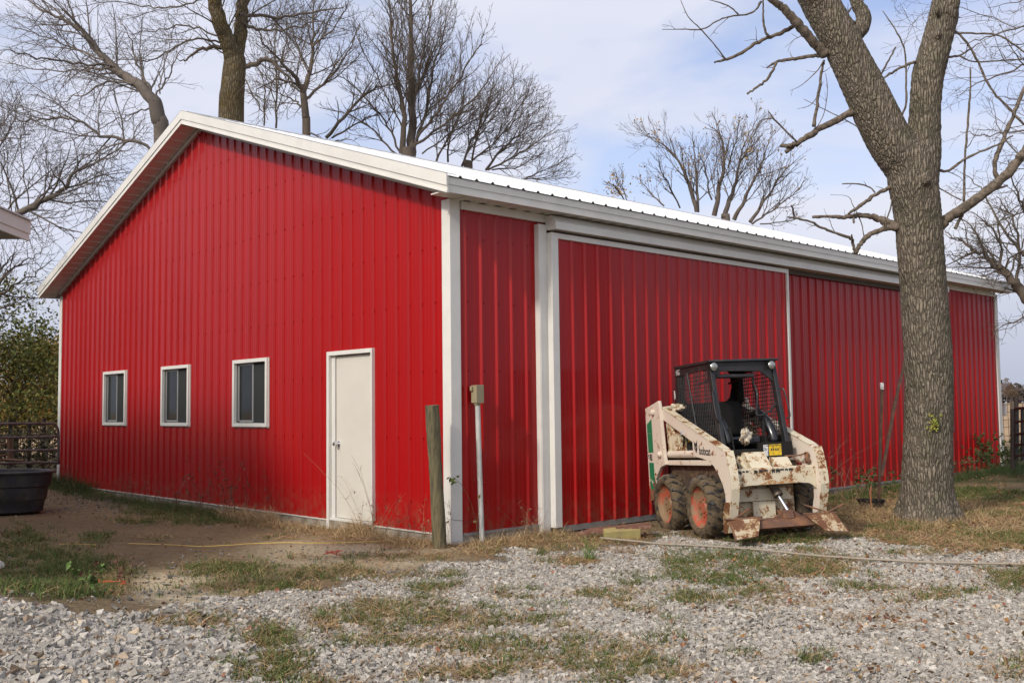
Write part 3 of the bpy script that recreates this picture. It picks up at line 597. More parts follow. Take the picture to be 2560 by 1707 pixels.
def twigs(mb, line, level, cfg, r_):
    """spawn side twigs along a limb (n x 4), recursively"""
    L = np.linalg.norm(np.diff(line[:, :3], axis=0), axis=1); tot = L.sum()
    if level >= cfg['levels'] or tot < .12: return
    cum = np.concatenate([[0], np.cumsum(L)]); nt_ = max(2, int(tot * cfg['dens'][level])); side = r_.random() * 6.28
    for i in range(nt_):
        s = tot * (cfg['t0'][level] + (1 - cfg['t0'][level]) * (i + r_.random()) / nt_); k = min(np.searchsorted(cum, s) - 1, len(L) - 1); k = max(k, 0)
        u = (s - cum[k]) / (L[k] + 1e-9); p = line[k] + (line[k + 1] - line[k]) * u; dr_ = unit(line[k + 1, :3] - line[k, :3])
        side += 2.4 + r_.normal() * .5
        ref = unit(np.cross(dr_, [.3, .2, 1])); ref2 = np.cross(dr_, ref); perp = ref * math.cos(side) + ref2 * math.sin(side)
        ang = cfg['ang'][level] * (.75 + .5 * r_.random()); dv = unit(dr_ * math.cos(ang) + perp * math.sin(ang))
        ln = cfg['len'][level] * tot * (1 - .72 * s / tot) * (.55 + .75 * r_.random()); ln = min(ln, cfg['max'][level])
        if ln < .08: continue
        n_ = 5 if level < 2 else 4; pts = [p[:3]]; dd = dv; st = ln / (n_ - 1)
        for q in range(n_ - 1):
            dd = unit(dd + np.array([0, 0, cfg['up']]) * .5 + r_.normal(0, cfg['wig'], 3)); pts.append(pts[-1] + dd * st)
        rr0 = min(p[3] * .62, cfg['rmax'][level]); rr0 = max(rr0, cfg['rmin']); rr = np.linspace(rr0, max(cfg['rmin'] * .75, rr0 * .25), n_)
        pts = np.array(pts); mb.tube(pts, rr, 3 if rr0 < .02 else 5, cap=False)
        if cfg.get('leaf') and level >= cfg['levels'] - 2 and r_.random() < cfg['leaf']: LEAF.append(pts[-1]); LEAF.append(pts[-2])
        twigs(mb, np.hstack([pts, rr[:, None]]), level + 1, cfg, r_)
CF = dict(levels=3, dens=(2.0, 3.2, 4.5), t0=(.10, .10, .12), ang=(.7, .7, .75), len=(.5, .6, .6), max=(3.2, 1.5, .6), up=.22, wig=.13, rmax=(.022, .0105, .006), rmin=.0042)
def cfg(**k): c = dict(CF); c.update(k); c['dens'] = tuple(q * f for q, f in zip(c['dens'], (2.1, 1.8, 1.5))); c['rmin'] *= .85; c['max'] = tuple(q * 1.15 for q in c['max']); c['len'] = tuple(q * 1.2 for q in c['len']); return c
def bare_tree(name, label, trunk, limbs, dep, c, seed, m, cat='tree', group=None, tm=None, k=10, spread=1.2, reach=0):
    """trunk / limbs: lists of (px, py, radius in m, depth offset) traced at depth dep; twigs grow from the limbs in all directions"""
    r_ = np.random.default_rng(seed)
    def conv(P, off=0.0): return np.array([[*at(p[0], p[1], dep + (p[3] if len(p) > 3 else 0) + off * i / max(1, len(P) - 1)), p[2]] for i, p in enumerate(P)])
    t0 = conv(trunk); base = t0[0].copy(); gzv = float(hgt(base[0], base[1]))
    foot = base.copy(); foot[2] = gzv - .2; foot[3] = base[3] * 1.25
    mid = (base + foot) / 2; mid[3] = base[3] * 1.08
    th = thing(name, label, cat, (base[0], base[1], gzv), group)
    t0x = t0[-1].copy(); t0x[:3] += (t0[-1, :3] - t0[-2, :3]) * .35; t0x[3] *= .55
    t0 = np.vstack([t0, t0x])
    full = np.vstack([foot, mid, t0]) if base[2] > gzv + 1 else np.vstack([foot, t0])
    sl = smoothline(full, 6); mt_ = MB(); mt_.tube(sl[:, :3], sl[:, 3], k)
    mc = MB(); thin = lambda q: q * (.64 + .36 * min(1, max(0, q - .05) / .06)); big = MB()
    for lb in limbs:
        lb = [(q[0], q[1], thin(q[2]), *q[3:]) for q in lb]
        off = r_.uniform(-spread, spread); l = smoothline(conv(lb, off), 5)
        if l[0, 3] > .10 and abs(lb[0][0] - trunk[-1][0]) < 12 and abs(lb[0][1] - trunk[-1][1]) < 12: j0 = t0[-2].copy(); j0[3] = t0[-1][3] * .95; l[0, 3] = max(l[0, 3], t0[-1][3] * .8); l = smoothline(np.vstack([j0, l[::4]]), 4)
        l[1:-1, :3] += r_.normal(0, .02, (len(l) - 2, 3)); (big if l[0, 3] > .10 else mc).tube(l[:, :3], l[:, 3], 6 if l[0, 3] < .06 else 14, cap=False); twigs(mc, l, 0, c, r_)
    if big.n:
        mt_.v += big.v; [mt_.f.setdefault(k_, []).extend([f2 + mt_.n for f2 in fl]) for k_, fl in big.f.items()]; mt_.n += big.n
    mt_.build('trunk', tm or m, th, smooth=True, sharp=0)
    mc.build('crown', m, th, smooth=True, sharp=0)
    return th

# A: forked maple beyond the barn's left end
bare_tree('maple_tree', 'big bare forked tree rising behind the barn ridge, thickest trunk of the background trees', [(578, 300, .30), (582, 220, .28), (588, 150, .25)],
  [[(588, 150, .22), (566, 100, .19), (545, 40, .17), (518, -60, .14), (500, -160, .1)], [(588, 150, .17), (602, 80, .16), (606, 10, .14), (620, -80, .11), (650, -200, .08)],
   [(562, 118, .07), (505, 122, .06), (470, 145, .04), (448, 152, .02)], [(606, 165, .08), (640, 160, .075), (670, 148, .065), (710, 185, .05), (750, 230, .03)],
   [(560, 108, .04), (500, 98, .035), (450, 110, .03), (380, 150, .025), (300, 150, .02), (200, 170, .01)], [(552, 92, .035), (470, 65, .03), (400, 75, .02), (320, 90, .01)],
   [(505, 0, .03), (440, 18, .03), (370, 18, .025), (280, 5, .015), (180, 20, .01)], [(600, 40, .07), (640, 40, .06), (700, 45, .05), (780, 30, .04), (860, 20, .02)], [(604, 55, .06), (650, 75, .05), (720, 70, .035), (800, 60, .02), (880, 80, .01)],
   [(590, 0, .03), (560, -40, .03), (470, -90, .02)], [(606, 190, .03), (640, 250, .025), (670, 300, .015)]],
  24, cfg(levels=3, dens=(1.5, 2.8, 4), max=(2.4, 1.2, .5), up=.12), 3, M['twig'], tm=M['bark2'], k=16)
# B: spreading ash left of it, leaning limbs sweeping to the upper left
bare_tree('spreading_ash', 'bare tree left of the gable peak with long limbs fanning to the upper left', [(404, 350, .16), (396, 300, .155), (388, 256, .14)],
  [[(388, 256, .12), (340, 205, .11), (280, 165, .09), (215, 90, .07), (150, 45, .05), (90, 15, .03), (50, -20, .015)], [(388, 256, .06), (372, 215, .05), (345, 160, .035), (320, 90, .02), (290, 40, .01)],
   [(280, 165, .04), (200, 160, .035), (120, 150, .03), (50, 135, .02), (-10, 125, .01)], [(260, 150, .035), (180, 120, .03), (100, 90, .02), (20, 65, .01)], [(285, 168, .03), (200, 175, .025), (100, 175, .02), (0, 155, .01)],
   [(330, 210, .03), (270, 208, .03), (200, 240, .02), (120, 270, .012), (40, 285, .008)], [(390, 240, .03), (420, 190, .025), (450, 130, .015), (480, 90, .01)], [(385, 270, .03), (330, 285, .02), (270, 310, .015), (220, 350, .01)],
   [(400, 235, .025), (405, 180, .02), (430, 100, .015), (420, 30, .01)], [(215, 90, .025), (150, 75, .02), (80, 50, .015), (10, 35, .01)], [(180, 60, .02), (120, 10, .015), (60, -40, .01)]],
  21, cfg(levels=3, dens=(2.6, 3.4, 4), len=(.40, .5, .5), max=(2.0, 1.2, .5), up=.02, ang=(.6, .65, .7)), 5, M['twigpale'], spread=1.6)
bare_tree('low_limb_tree', 'bare tree at far left whose thick low limb droops behind the white eave', [(-110, 640, .12), (-70, 590, .10)],
  [[(-70, 590, .085), (20, 545, .08), (85, 515, .075), (155, 475, .06), (200, 425, .035), (260, 400, .02), (330, 370, .012)], [(385, 372, .05), (330, 352, .05), (250, 335, .045), (190, 300, .035), (130, 295, .03), (60, 305, .02), (0, 265, .012)],
   [(70, 520, .02), (60, 440, .018), (50, 340, .012), (55, 260, .008)], [(110, 495, .018), (120, 420, .014), (110, 340, .01), (130, 280, .006)], [(30, 540, .02), (20, 450, .015), (15, 330, .01), (0, 230, .006)],
   [(190, 430, .02), (215, 480, .015), (250, 510, .01), (300, 520, .008)], [(330, 352, .02), (250, 400, .018), (200, 440, .012)], [(300, 345, .02), (260, 400, .015), (240, 470, .012), (150, 540, .008)], [(180, 520, .014), (120, 540, .01), (150, 560, .006)],
   [(360, 480, .015), (300, 500, .012), (240, 520, .01), (180, 500, .006)], [(-20, 350, .03), (40, 345, .02), (75, 335, .015)]],
  19, cfg(levels=3, dens=(3.0, 3.6, 4), max=(1.5, .9, .4), up=.02, wig=.17), 8, M['twigpale'], spread=.8)
# C: tree right of the big trunk
bare_tree('ridge_tree', 'bare slender tree just right of the forked trunk above the roof ridge', [(766, 340, .11), (764, 290, .10), (758, 232, .085)],
  [[(758, 232, .09), (735, 190, .07), (700, 150, .05), (660, 110, .03), (640, 60, .015)], [(758, 232, .09), (778, 170, .07), (782, 90, .05), (785, 0, .03), (790, -60, .02)], [(762, 250, .06), (820, 200, .05), (870, 130, .03), (900, 60, .015)],
   [(745, 215, .05), (700, 200, .04), (650, 220, .02), (620, 260, .01)], [(764, 280, .05), (735, 250, .035), (690, 230, .02), (640, 200, .01)], [(690, 320, .05), (690, 200, .04), (688, 90, .03), (700, 0, .015)], [(660, 315, .04), (662, 240, .03), (655, 180, .015)],
   [(770, 180, .04), (740, 110, .03), (720, 20, .015)], [(780, 120, .04), (840, 60, .025), (880, -10, .015)], [(770, 330, .04), (820, 350, .03), (880, 350, .015)]],
  27, cfg(levels=3, dens=(2.3, 3.0, 3.5), max=(2.6, 1.4, .6), up=.15, rmin=.006), 11, M['twig'], spread=2)
# D: multi-stemmed tree with upswept fan
D_l = [[(1028, 395, .13), (1029, 280, .11), (1028, 150, .09), (1025, 20, .07), (1030, -120, .04)], [(1005, 385, .10), (1008, 270, .08), (985, 150, .06), (975, 20, .04), (960, -80, .02)], [(1030, 300, .06), (1050, 170, .05), (1075, 40, .03), (1090, -60, .02)],
  [(1035, 370, .07), (1065, 270, .06), (1090, 150, .045), (1115, 60, .025), (1130, 0, .012)], [(1040, 350, .06), (1095, 280, .05), (1150, 190, .04), (1200, 110, .02), (1220, 60, .01)], [(1000, 380, .05), (960, 300, .045), (900, 230, .035), (850, 190, .02), (800, 165, .01)],
  [(990, 385, .05), (940, 330, .04), (880, 290, .03), (800, 270, .015)], [(1040, 360, .06), (1110, 310, .05), (1190, 240, .035), (1240, 170, .02), (1262, 130, .01)], [(815, 345, .07), (870, 280, .06), (930, 225, .04), (990, 210, .02), (1040, 190, .01)],
  [(830, 345, .05), (890, 310, .04), (950, 285, .02), (1020, 275, .01)], [(1010, 330, .04), (950, 210, .03), (900, 110, .02), (880, 30, .01)], [(1060, 300, .03), (1120, 220, .025), (1160, 120, .015), (1180, 40, .01)], [(1020, 200, .04), (1000, 90, .03), (1010, -20, .02)], [(1035, 250, .03), (1080, 130, .025), (1120, 30, .01)]]
bare_tree('fan_tree', 'tallest bare tree above mid roof, many straight stems fanning upwards', [(1020, 400, .2), (1022, 390, .17)], D_l,
  29, cfg(levels=3, dens=(2.3, 2.9, 3.4), len=(.36, .5, .5), max=(2.6, 1.4, .6), up=.22, ang=(.55, .6, .7), rmin=.006), 13, M['twig'], spread=2.2)
E_l = [[(1085, 420, .06), (1110, 360, .05), (1150, 290, .035), (1165, 200, .02)], [(1155, 415, .06), (1180, 350, .05), (1230, 280, .035), (1290, 200, .015)], [(1165, 415, .05), (1230, 360, .04), (1300, 290, .025), (1345, 240, .01)], [(1215, 425, .06), (1260, 370, .045), (1320, 320, .03), (1380, 290, .012)],
  [(1220, 425, .05), (1290, 390, .04), (1350, 350, .025), (1400, 310, .01)], [(1120, 405, .05), (1125, 340, .035), (1120, 280, .02)], [(1180, 400, .05), (1200, 310, .035), (1230, 220, .015)], [(1055, 385, .04), (1130, 330, .035), (1200, 290, .025), (1260, 220, .01)],
  [(1230, 425, .04), (1300, 415, .03), (1360, 385, .015)], [(1300, 452, .04), (1350, 430, .03), (1410, 400, .015), (1440, 385, .008)], [(1290, 450, .03), (1370, 445, .02), (1430, 425, .01)], [(1240, 350, .03), (1280, 260, .02), (1285, 200, .01)], [(1260, 330, .03), (1310, 250, .02), (1330, 200, .01)]]
bare_tree('leaning_tree', 'bare many-stemmed tree whose twigs sweep down to the right along the roof', [(1170, 430, .14), (1172, 422, .12)], E_l,
  31, cfg(levels=3, dens=(2.4, 2.8, 3.2), max=(2.2, 1.2, .6), up=.16, ang=(.55, .6, .7), rmin=.0062), 17, M['twig'], spread=2.2)
# F: low tree with a few leaves left, beyond the far roof
F_l = [[(1742, 530, .09), (1722, 460, .08), (1690, 390, .05), (1640, 350, .03), (1590, 330, .012)], [(1745, 530, .07), (1742, 450, .06), (1738, 400, .04), (1730, 345, .02)], [(1785, 540, .10), (1800, 460, .08), (1812, 400, .06), (1800, 340, .03), (1765, 310, .012)],
  [(1810, 545, .10), (1835, 470, .08), (1850, 400, .05), (1870, 340, .03), (1895, 295, .012)], [(1835, 550, .09), (1865, 490, .07), (1900, 420, .05), (1920, 360, .025), (1940, 330, .012)], [(1875, 555, .08), (1920, 490, .06), (1960, 430, .04), (2000, 390, .012)],
  [(1880, 560, .06), (1940, 520, .045), (1990, 480, .03), (2010, 450, .012)], [(1780, 500, .05), (1760, 420, .035), (1745, 370, .012)], [(1820, 420, .05), (1840, 350, .03), (1850, 300, .012)], [(1850, 400, .05), (1880, 370, .03), (1890, 330, .012)], [(1900, 560, .04), (1960, 555, .03), (2010, 540, .015)], [(1560, 500, .04), (1540, 470, .03), (1520, 455, .012)], [(1660, 515, .05), (1620, 475, .03), (1590, 440, .012)], [(1700, 520, .05), (1660, 440, .03), (1640, 400, .012)], [(1570, 505, .03), (1555, 460, .015), (1560, 440, .01)]]
LEAF.clear()
ft_ = bare_tree('leafy_tipped_tree', 'small pale bare tree beyond the roof with a few tan leaves left', [(1815, 560, .16), (1812, 548, .14)], F_l,
  36, cfg(levels=3, dens=(2.2, 2.6, 2.6), max=(1.7, 1.0, .5), up=.25, ang=(.5, .55, .65), rmin=.0065, leaf=.10), 19, M['twigpale'], spread=1.8)
def leaves(pts, n, spread, size, colr, r_):
    P = np.repeat(np.asarray(pts), n, 0) + r_.normal(0, spread, (len(pts) * n, 3)); q = len(P)
    sq = np.array([[-1, 0, 0], [-.2, .5, .1], [1, 0, 0], [-.2, -.5, .1]])[None] * r_.uniform(.6, 1.3, (q, 1, 1)) * size
    a = r_.normal(0, 1, (q, 4)); a /= np.linalg.norm(a, axis=1)[:, None]; w_, x_, y_, z_ = a.T
    R = np.stack([1 - 2 * (y_ * y_ + z_ * z_), 2 * (x_ * y_ - z_ * w_), 2 * (x_ * z_ + y_ * w_), 2 * (x_ * y_ + z_ * w_), 1 - 2 * (x_ * x_ + z_ * z_), 2 * (y_ * z_ - x_ * w_), 2 * (x_ * z_ - y_ * w_), 2 * (y_ * z_ + x_ * w_), 1 - 2 * (x_ * x_ + y_ * y_)], -1).reshape(-1, 3, 3)
    v = np.einsum('nij,nkj->nki', R, sq) + P[:, None]; c = np.asarray(colr)[r_.integers(0, len(colr), q)] * r_.uniform(.6, 1.4, (q, 1))
    return v.reshape(-1, 3), np.arange(q)[:, None] * 4 + np.arange(4)[None], np.repeat(c, 4, 0)
rr = np.random.default_rng(4)
mb = MB(); mb.add(*leaves(LEAF, 2, .08, .05, [(.30, .19, .07), (.24, .15, .08), (.33, .24, .1)], rr))
mb.add(*leaves([at(1540 + rr.normal(0, 18), 475 + rr.normal(0, 12), 36) for _ in range(60)], 2, .1, .055, [(.36, .22, .05)], rr)); mb.build('leaves', M['blade'], ft_)
# G: gnarled tree beyond the right end
G_l = [[(2600, 780, .13), (2560, 735, .11), (2520, 690, .09), (2480, 655, .07), (2440, 625, .05), (2400, 600, .03), (2360, 590, .012)], [(2500, 670, .05), (2500, 600, .04), (2470, 560, .025), (2430, 530, .012)], [(2540, 700, .05), (2550, 620, .04), (2530, 540, .03), (2490, 490, .012)], [(2470, 650, .04), (2440, 580, .03), (2400, 540, .012)],
  [(2560, 640, .05), (2500, 560, .035), (2450, 470, .02), (2400, 430, .01)], [(2440, 625, .03), (2400, 640, .02), (2370, 630, .01)], [(2520, 690, .03), (2560, 600, .02), (2600, 500, .01)], [(2480, 655, .03), (2420, 660, .02), (2380, 650, .01)], [(2580, 560, .05), (2540, 480, .03), (2520, 400, .012)]]
bare_tree('gnarled_tree', 'gnarled dark bare tree behind the right end of the barn, right of the big trunk', [(2640, 860, .16), (2600, 780, .14)], G_l,
  20, cfg(levels=3, dens=(3.0, 4, 5), max=(1.3, .8, .35), up=.06, wig=.24, ang=(.9, .9, .9), rmin=.0045), 23, M['twig'], spread=.8)
bare_tree('upper_right_tree', 'bare fine-twigged tree crown filling the upper right corner behind the trunk', [(2720, 500, .2), (2700, 300, .18)],
  [[(2700, 330, .08), (2660, 200, .06), (2600, 150, .04), (2520, 180, .03), (2440, 210, .02), (2390, 240, .01)], [(2700, 300, .08), (2680, 150, .06), (2620, 60, .04), (2540, 70, .03), (2450, 100, .02), (2400, 110, .01)], [(2705, 430, .06), (2620, 340, .04), (2540, 330, .03), (2460, 340, .02), (2400, 330, .01)], [(2702, 380, .05), (2620, 260, .03), (2540, 250, .02), (2470, 230, .01)], [(2680, 150, .05), (2640, 0, .03), (2560, 0, .02), (2470, 20, .01)], [(2708, 500, .05), (2620, 430, .03), (2560, 420, .02), (2480, 400, .01)],
   [(2620, 430, .03), (2560, 400, .03), (2500, 330, .02), (2480, 250, .01)], [(2540, 70, .015), (2400, 20, .012), (2300, 40, .01), (2270, 90, .008), (2260, 130, .006)], [(2700, 320, .05), (2600, 200, .03), (2540, 140, .02), (2500, 60, .01)]],
  24, cfg(levels=3, dens=(1.1, 2.0, 2.8), max=(1.6, .9, .4), up=.05, wig=.22, ang=(.8, .8, .9), rmin=.005), 29, M['twigpale'], spread=1.5)
# left edge bare saplings and leafy trees
bare_tree('left_bare_tree', 'bare twiggy tree at the left edge under the white eave', [(-60, 800, .10), (-50, 760, .09)],
  [[(-50, 760, .06), (0, 700, .04), (50, 660, .025), (100, 630, .012), (140, 600, .006)], [(-50, 740, .04), (0, 680, .03), (40, 630, .012)], [(-40, 760, .04), (20, 720, .03), (80, 690, .02), (125, 655, .01)], [(-30, 780, .03), (40, 760, .02), (90, 745, .012)], [(-60, 400, .03), (-10, 330, .02), (30, 270, .015), (40, 210, .008)], [(-40, 420, .03), (20, 330, .02), (50, 250, .008)], [(-40, 560, .03), (0, 470, .02), (10, 380, .01)]],
  20, cfg(levels=3, dens=(3, 3.5, 4.5), max=(1.2, .8, .4), up=.1, rmin=.0045), 31, M['twig'], spread=.5)
def leafy(name, label, px, py_top, py_bot, dep, rx, n, cols, seed, group=None, holes=.35):
    r_ = np.random.default_rng(seed); top = at(px, py_top, dep); b = at(px, py_bot, dep); g0 = float(hgt(b[0], b[1])); H = top[2] - g0
    th = thing(name, label, 'tree', (b[0], b[1], g0), group); mt_ = MB()
    base = np.array([b[0], b[1], g0 - .2]); tip = np.array([top[0], top[1], top[2] - H * .12]); mt_.tube(bez(base, tip, (.1, .1, 0)), np.linspace(.05 * H ** .6, .015, 8), 8)
    mc = MB(); cl = []
    for i in range(n):
        t = r_.random() ** .8; a = r_.random() * 2 * PI; rad = rx * math.sqrt(r_.random()) * (1 - .55 * t ** 1.6) * (.8 + .4 * r_.random())
        p = base + np.array([math.cos(a) * rad, math.sin(a) * rad, .2 + H * (.24 + .74 * t)])
        if (math.sin(p[0] * 3.1 + seed) + math.sin(p[1] * 2.7) + math.sin(p[2] * 3.7)) / 3 > holes: continue
        cl.append(p)
        if i % 9 == 0: q = base + (tip - base) * min(.95, max(.1, t * .8)); mt_.tube(bez(q, p, (0, 0, -.05), 5), np.linspace(.02, .006, 5), 4, cap=False)
    mt_.build('trunk', M['twig'], th, smooth=True)
    mc.add(*leaves(cl, 30, .20, .052, cols, r_)); mc.build('crown', M['blade'], th)
leafy('broadleaf_tree', 'olive green tree still in leaf at the left edge, nearest the barn corner', 30, 850, 1060, 26, 2.6, 480, [(.19, .16, .03), (.13, .13, .03), (.28, .18, .035)], 41)
leafy('yellowing_tree', 'yellow-brown leafy tree touching the barn corner at the left', 110, 860, 1050, 30, 1.9, 400, [(.34, .20, .03), (.22, .17, .03), (.36, .18, .04)], 42)
leafy('dark_leafy_tree', 'dark green leafy tree cut by the left picture edge, tallest of the three', -40, 690, 1060, 24, 2.2, 420, [(.09, .11, .025), (.14, .14, .03)], 43, holes=.25)

# ------------------------------------------------------------------ the big double-stemmed tree in the yard
Z4 = lambda x, y: (1660 + x / 2.1778, y / 2.1778)      # measured on an enlargement
yt = thing('yard_tree', 'large furrowed-bark tree forking into two stems in front of the barn, right of the loader', 'tree', tuple(onz(2318, 1305, -.08)))
TD = 12.25
def tp(x, y, r, dz=0.0): p = Z4(x, y); return [*at(p[0], p[1], TD + dz), r / 2.1778 / FPX * (TD + dz)]
base_px = [[*at(2322, 1352, TD), .46], [*at(2320, 1308, TD), .40], [*at(2319, 1280, TD), .345], [*at(2318, 1225, TD), .305], [*at(2319, 1140, TD), .290], [*at(2322, 1020, TD), .280], [*at(2321, 900, TD), .278], [*at(2314, 800, TD), .275]]
mb = MB()
def limb(P, k=40, nn=9): l = smoothline(P, nn); mb.tube(l[:, :3], l[:, 3], k)
limb(base_px + [tp(1408, 1500, 120), tp(1395, 1350, 121), tp(1388, 1240, 121), tp(1372, 1100, 124), tp(1356, 1000, 128), tp(1342, 900, 126), tp(1345, 800, 110)], 48)
limb([tp(1390, 1060, 100), tp(1355, 950, 110), tp(1290, 860, 118), tp(1225, 760, 118), tp(1155, 620, 116), tp(1085, 470, 110), tp(1010, 320, 103), tp(930, 160, 100), tp(838, 0, 96), tp(740, -190, 88, -.2), tp(640, -420, 75, -.4), tp(560, -640, 50, -.5)], 40)
limb([tp(1400, 1000, 90), tp(1410, 860, 92), tp(1415, 740, 88), tp(1420, 620, 82), tp(1428, 500, 82), tp(1440, 400, 84), tp(1478, 260, 80), tp(1510, 130, 76), tp(1538, 0, 72), tp(1580, -200, 64, .3), tp(1640, -450, 50, .6)], 36)
limb([tp(985, 240, 60, .1), tp(1035, 190, 48, .2), tp(1075, 150, 44, .25), tp(1085, 85, 40, .3), tp(1050, 20, 34, .35), tp(1020, -60, 28, .4)], 20)
for kx, ky, kr in ((1425, 985, 34), (1488, 60, 20), (1492, 185, 20)): limb([tp(kx, ky - 26, kr * .5, -.18 * kr / 34 - .06), tp(kx, ky, kr * .8, -.26 * kr / 34 - .04), tp(kx, ky + 28, kr * .5, -.18 * kr / 34 - .06)], 14, 4)
# root flare
for a_ in range(9):
    an = a_ * 2 * PI / 9 + .3; c0 = onz(2320, 1300, -.08); dv = np.array([math.cos(an), math.sin(an), 0])
    b0 = np.array(base_px[1][:3]); l = smoothline([[*(b0 + dv * .18 + [0, 0, .55]), .10], [*(b0 + dv * .24 + [0, 0, .22]), .12], [*(b0 + dv * .36 + [0, 0, .0]), .11], [*(b0 + dv * .52 - [0, 0, .16]), .08]], 5); mb.tube(l[:, :3], l[:, 3], 10)
tr = mb.build('trunk', M['bark'], yt, smooth=True, sharp=0)
rm = tr.modifiers.new('remesh', 'REMESH'); rm.mode = 'VOXEL'; rm.voxel_size = .022; rm.use_smooth_shade = True
sm_ = tr.modifiers.new('smooth', 'SMOOTH'); sm_.iterations = 5; sm_.factor = .6
tx_ = bpy.data.textures.new('bark_relief', 'CLOUDS'); tx_.noise_scale = .055; tx_.noise_depth = 2
dm = tr.modifiers.new('relief', 'DISPLACE'); dm.texture = tx_; dm.strength = .022; dm.mid_level = .5; dm.texture_coords = 'LOCAL'
mc = MB(); r_ = np.random.default_rng(77)
YL = [  # limbs traced on the enlargement: x, y, radius px, depth offset
    ([(1030, 600, 22), (940, 655, 18), (850, 700, 17), (780, 745, 16), (720, 785, 15), (660, 830, 12)], 1), ([(720, 785, 11), (690, 792, 12), (635, 790, 11)], 0), ([(725, 775, 5), (660, 710, 5), (600, 650, 4.5), (568, 606, 3)], 0), ([(600, 645, 3), (550, 650, 3), (520, 662, 2), (500, 700, 1.5)], 0),
    ([(815, 690, 10), (828, 600, 9), (845, 480, 8), (860, 380, 7), (872, 330, 5)], 0),
    ([(880, 300, 30), (820, 235, 27), (760, 165, 25), (700, 100, 24), (640, 40, 22), (590, 0, 20), (500, -60, 14)], 1), ([(735, 130, 12), (660, 170, 11), (580, 200, 10), (500, 235, 10), (420, 290, 9), (345, 322, 8), (272, 342, 5)], 0), ([(335, 322, 4), (270, 240, 3.5), (195, 155, 3), (130, 90, 2.5), (90, 0, 2)], 0), ([(570, 200, 7), (550, 170, 6), (540, 80, 5), (540, 0, 4)], 0),
    ([(860, 300, 11), (780, 312, 10), (700, 322, 9), (640, 330, 8), (590, 350, 6), (560, 372, 3)], 0), ([(615, 335, 8), (590, 390, 8), (555, 440, 7), (500, 480, 6.5), (452, 513, 6)], 0),
    ([(530, 10, 7), (500, 55, 5), (450, 80, 5), (380, 88, 4), (300, 110, 4), (210, 160, 3.5), (100, 160, 3), (-10, 162, 1.5)], 0), ([(405, 80, 4), (360, 40, 3.5), (300, 15, 3), (230, -5, 2)], 0),
    ([(1275, 1240, 26), (1230, 1220, 24), (1180, 1195, 20), (1110, 1175, 15), (1040, 1175, 14), (980, 1182, 12), (900, 1180, 9), (808, 1182, 8)], 0), ([(1265, 1238, 18), (1190, 1250, 15), (1110, 1285, 14), (1070, 1330, 13), (1040, 1380, 14)], 0), ([(1040, 1382, 9), (1028, 1320, 8), (1018, 1300, 8), (940, 1270, 7), (860, 1240, 7), (790, 1205, 6), (715, 1188, 6), (670, 1182, 3)], 0), ([(1025, 1310, 5), (1022, 1278, 4)], 0), ([(710, 1188, 5), (702, 1140, 5), (692, 1118, 4)], 0), ([(700, 1120, 3), (715, 1108, 2)], 0),
    ([(1235, 1015, 11), (1160, 1055, 11), (1090, 1105, 11), (1040, 1140, 10), (1005, 1165, 7)], 0), ([(1150, 1050, 4), (1120, 1020, 4), (1060, 1002, 4), (970, 1002, 3)], 0), ([(1032, 1185, 6), (1033, 1212, 6)], 0),
    ([(1390, 330, 8), (1320, 355, 8), (1240, 395, 7), (1185, 435, 5)], 0), ([(1175, 420, 5), (1215, 345, 5), (1262, 256, 4)], 0), ([(1295, 635, 6), (1318, 560, 6), (1318, 420, 5), (1310, 280, 4.5), (1270, 180, 4), (1190, 60, 2)], 0),
    ([(1500, 1240, 30), (1545, 1190, 28), (1620, 1140, 27), (1720, 1070, 26), (1810, 1000, 26), (1880, 930, 26), (1940, 860, 24), (1975, 800, 20), (2040, 680, 14)], -1), ([(1815, 985, 12), (1800, 900, 12), (1830, 800, 12), (1880, 680, 11), (1930, 560, 10), (1990, 420, 8)], 0), ([(1480, 925, 8), (1550, 930, 8), (1600, 890, 8), (1680, 845, 7), (1790, 800, 6), (1900, 740, 5)], 0),
    ([(1632, 1100, 7), (1635, 980, 6), (1640, 850, 6), (1655, 650, 6), (1668, 500, 5), (1668, 370, 4)], 0), ([(1660, 1110, 6), (1630, 1160, 8), (1585, 1245, 9)], 0), ([(1560, 150, 7), (1640, 220, 6), (1700, 320, 6), (1750, 430, 6), (1800, 510, 6), (1870, 580, 6), (1960, 680, 6)], 0), ([(1560, 180, 5), (1700, 185, 5), (1800, 190, 5), (1880, 225, 5), (1970, 290, 5)], 0),
    ([(1545, 312, 7), (1600, 305, 6), (1650, 280, 5), (1715, 235, 3)], 0), ([(1610, 308, 4), (1680, 335, 4), (1780, 335, 4), (1960, 322, 4)], 0), ([(1600, 0, 4), (1600, 100, 4), (1575, 190, 4)], 0), ([(1045, 130, 6), (1000, 80, 5), (1040, 30, 4), (1090, 0, 3)], 0), ([(1500, 1025, 4), (1560, 1060, 4), (1620, 1090, 4)], 0), ([(1810, 1030, 8), (1870, 1010, 5)], 0),
    ([(870, 330, 4), (840, 380, 3), (790, 430, 2.5), (740, 470, 2), (685, 495, 1.2)], 0), ([(1075, 705, 4), (1000, 660, 3), (900, 610, 2.5), (760, 540, 1.5)], 0), ([(1245, 1080, 4), (1225, 1160, 4), (1180, 1250, 4), (1095, 1290, 4)], 0), ([(1090, 1290, 3), (1070, 1200, 2.5), (1030, 1120, 2), (1000, 1070, 1.5), (905, 1060, 1)], 0), ([(830, 700, 2), (870, 620, 2), (890, 500, 2), (880, 400, 1.5)], 0), ([(850, 500, 2), (800, 570, 2), (725, 595, 1)], 0), ([(2100, 30, 3), (2080, 60, 2)], 0)]
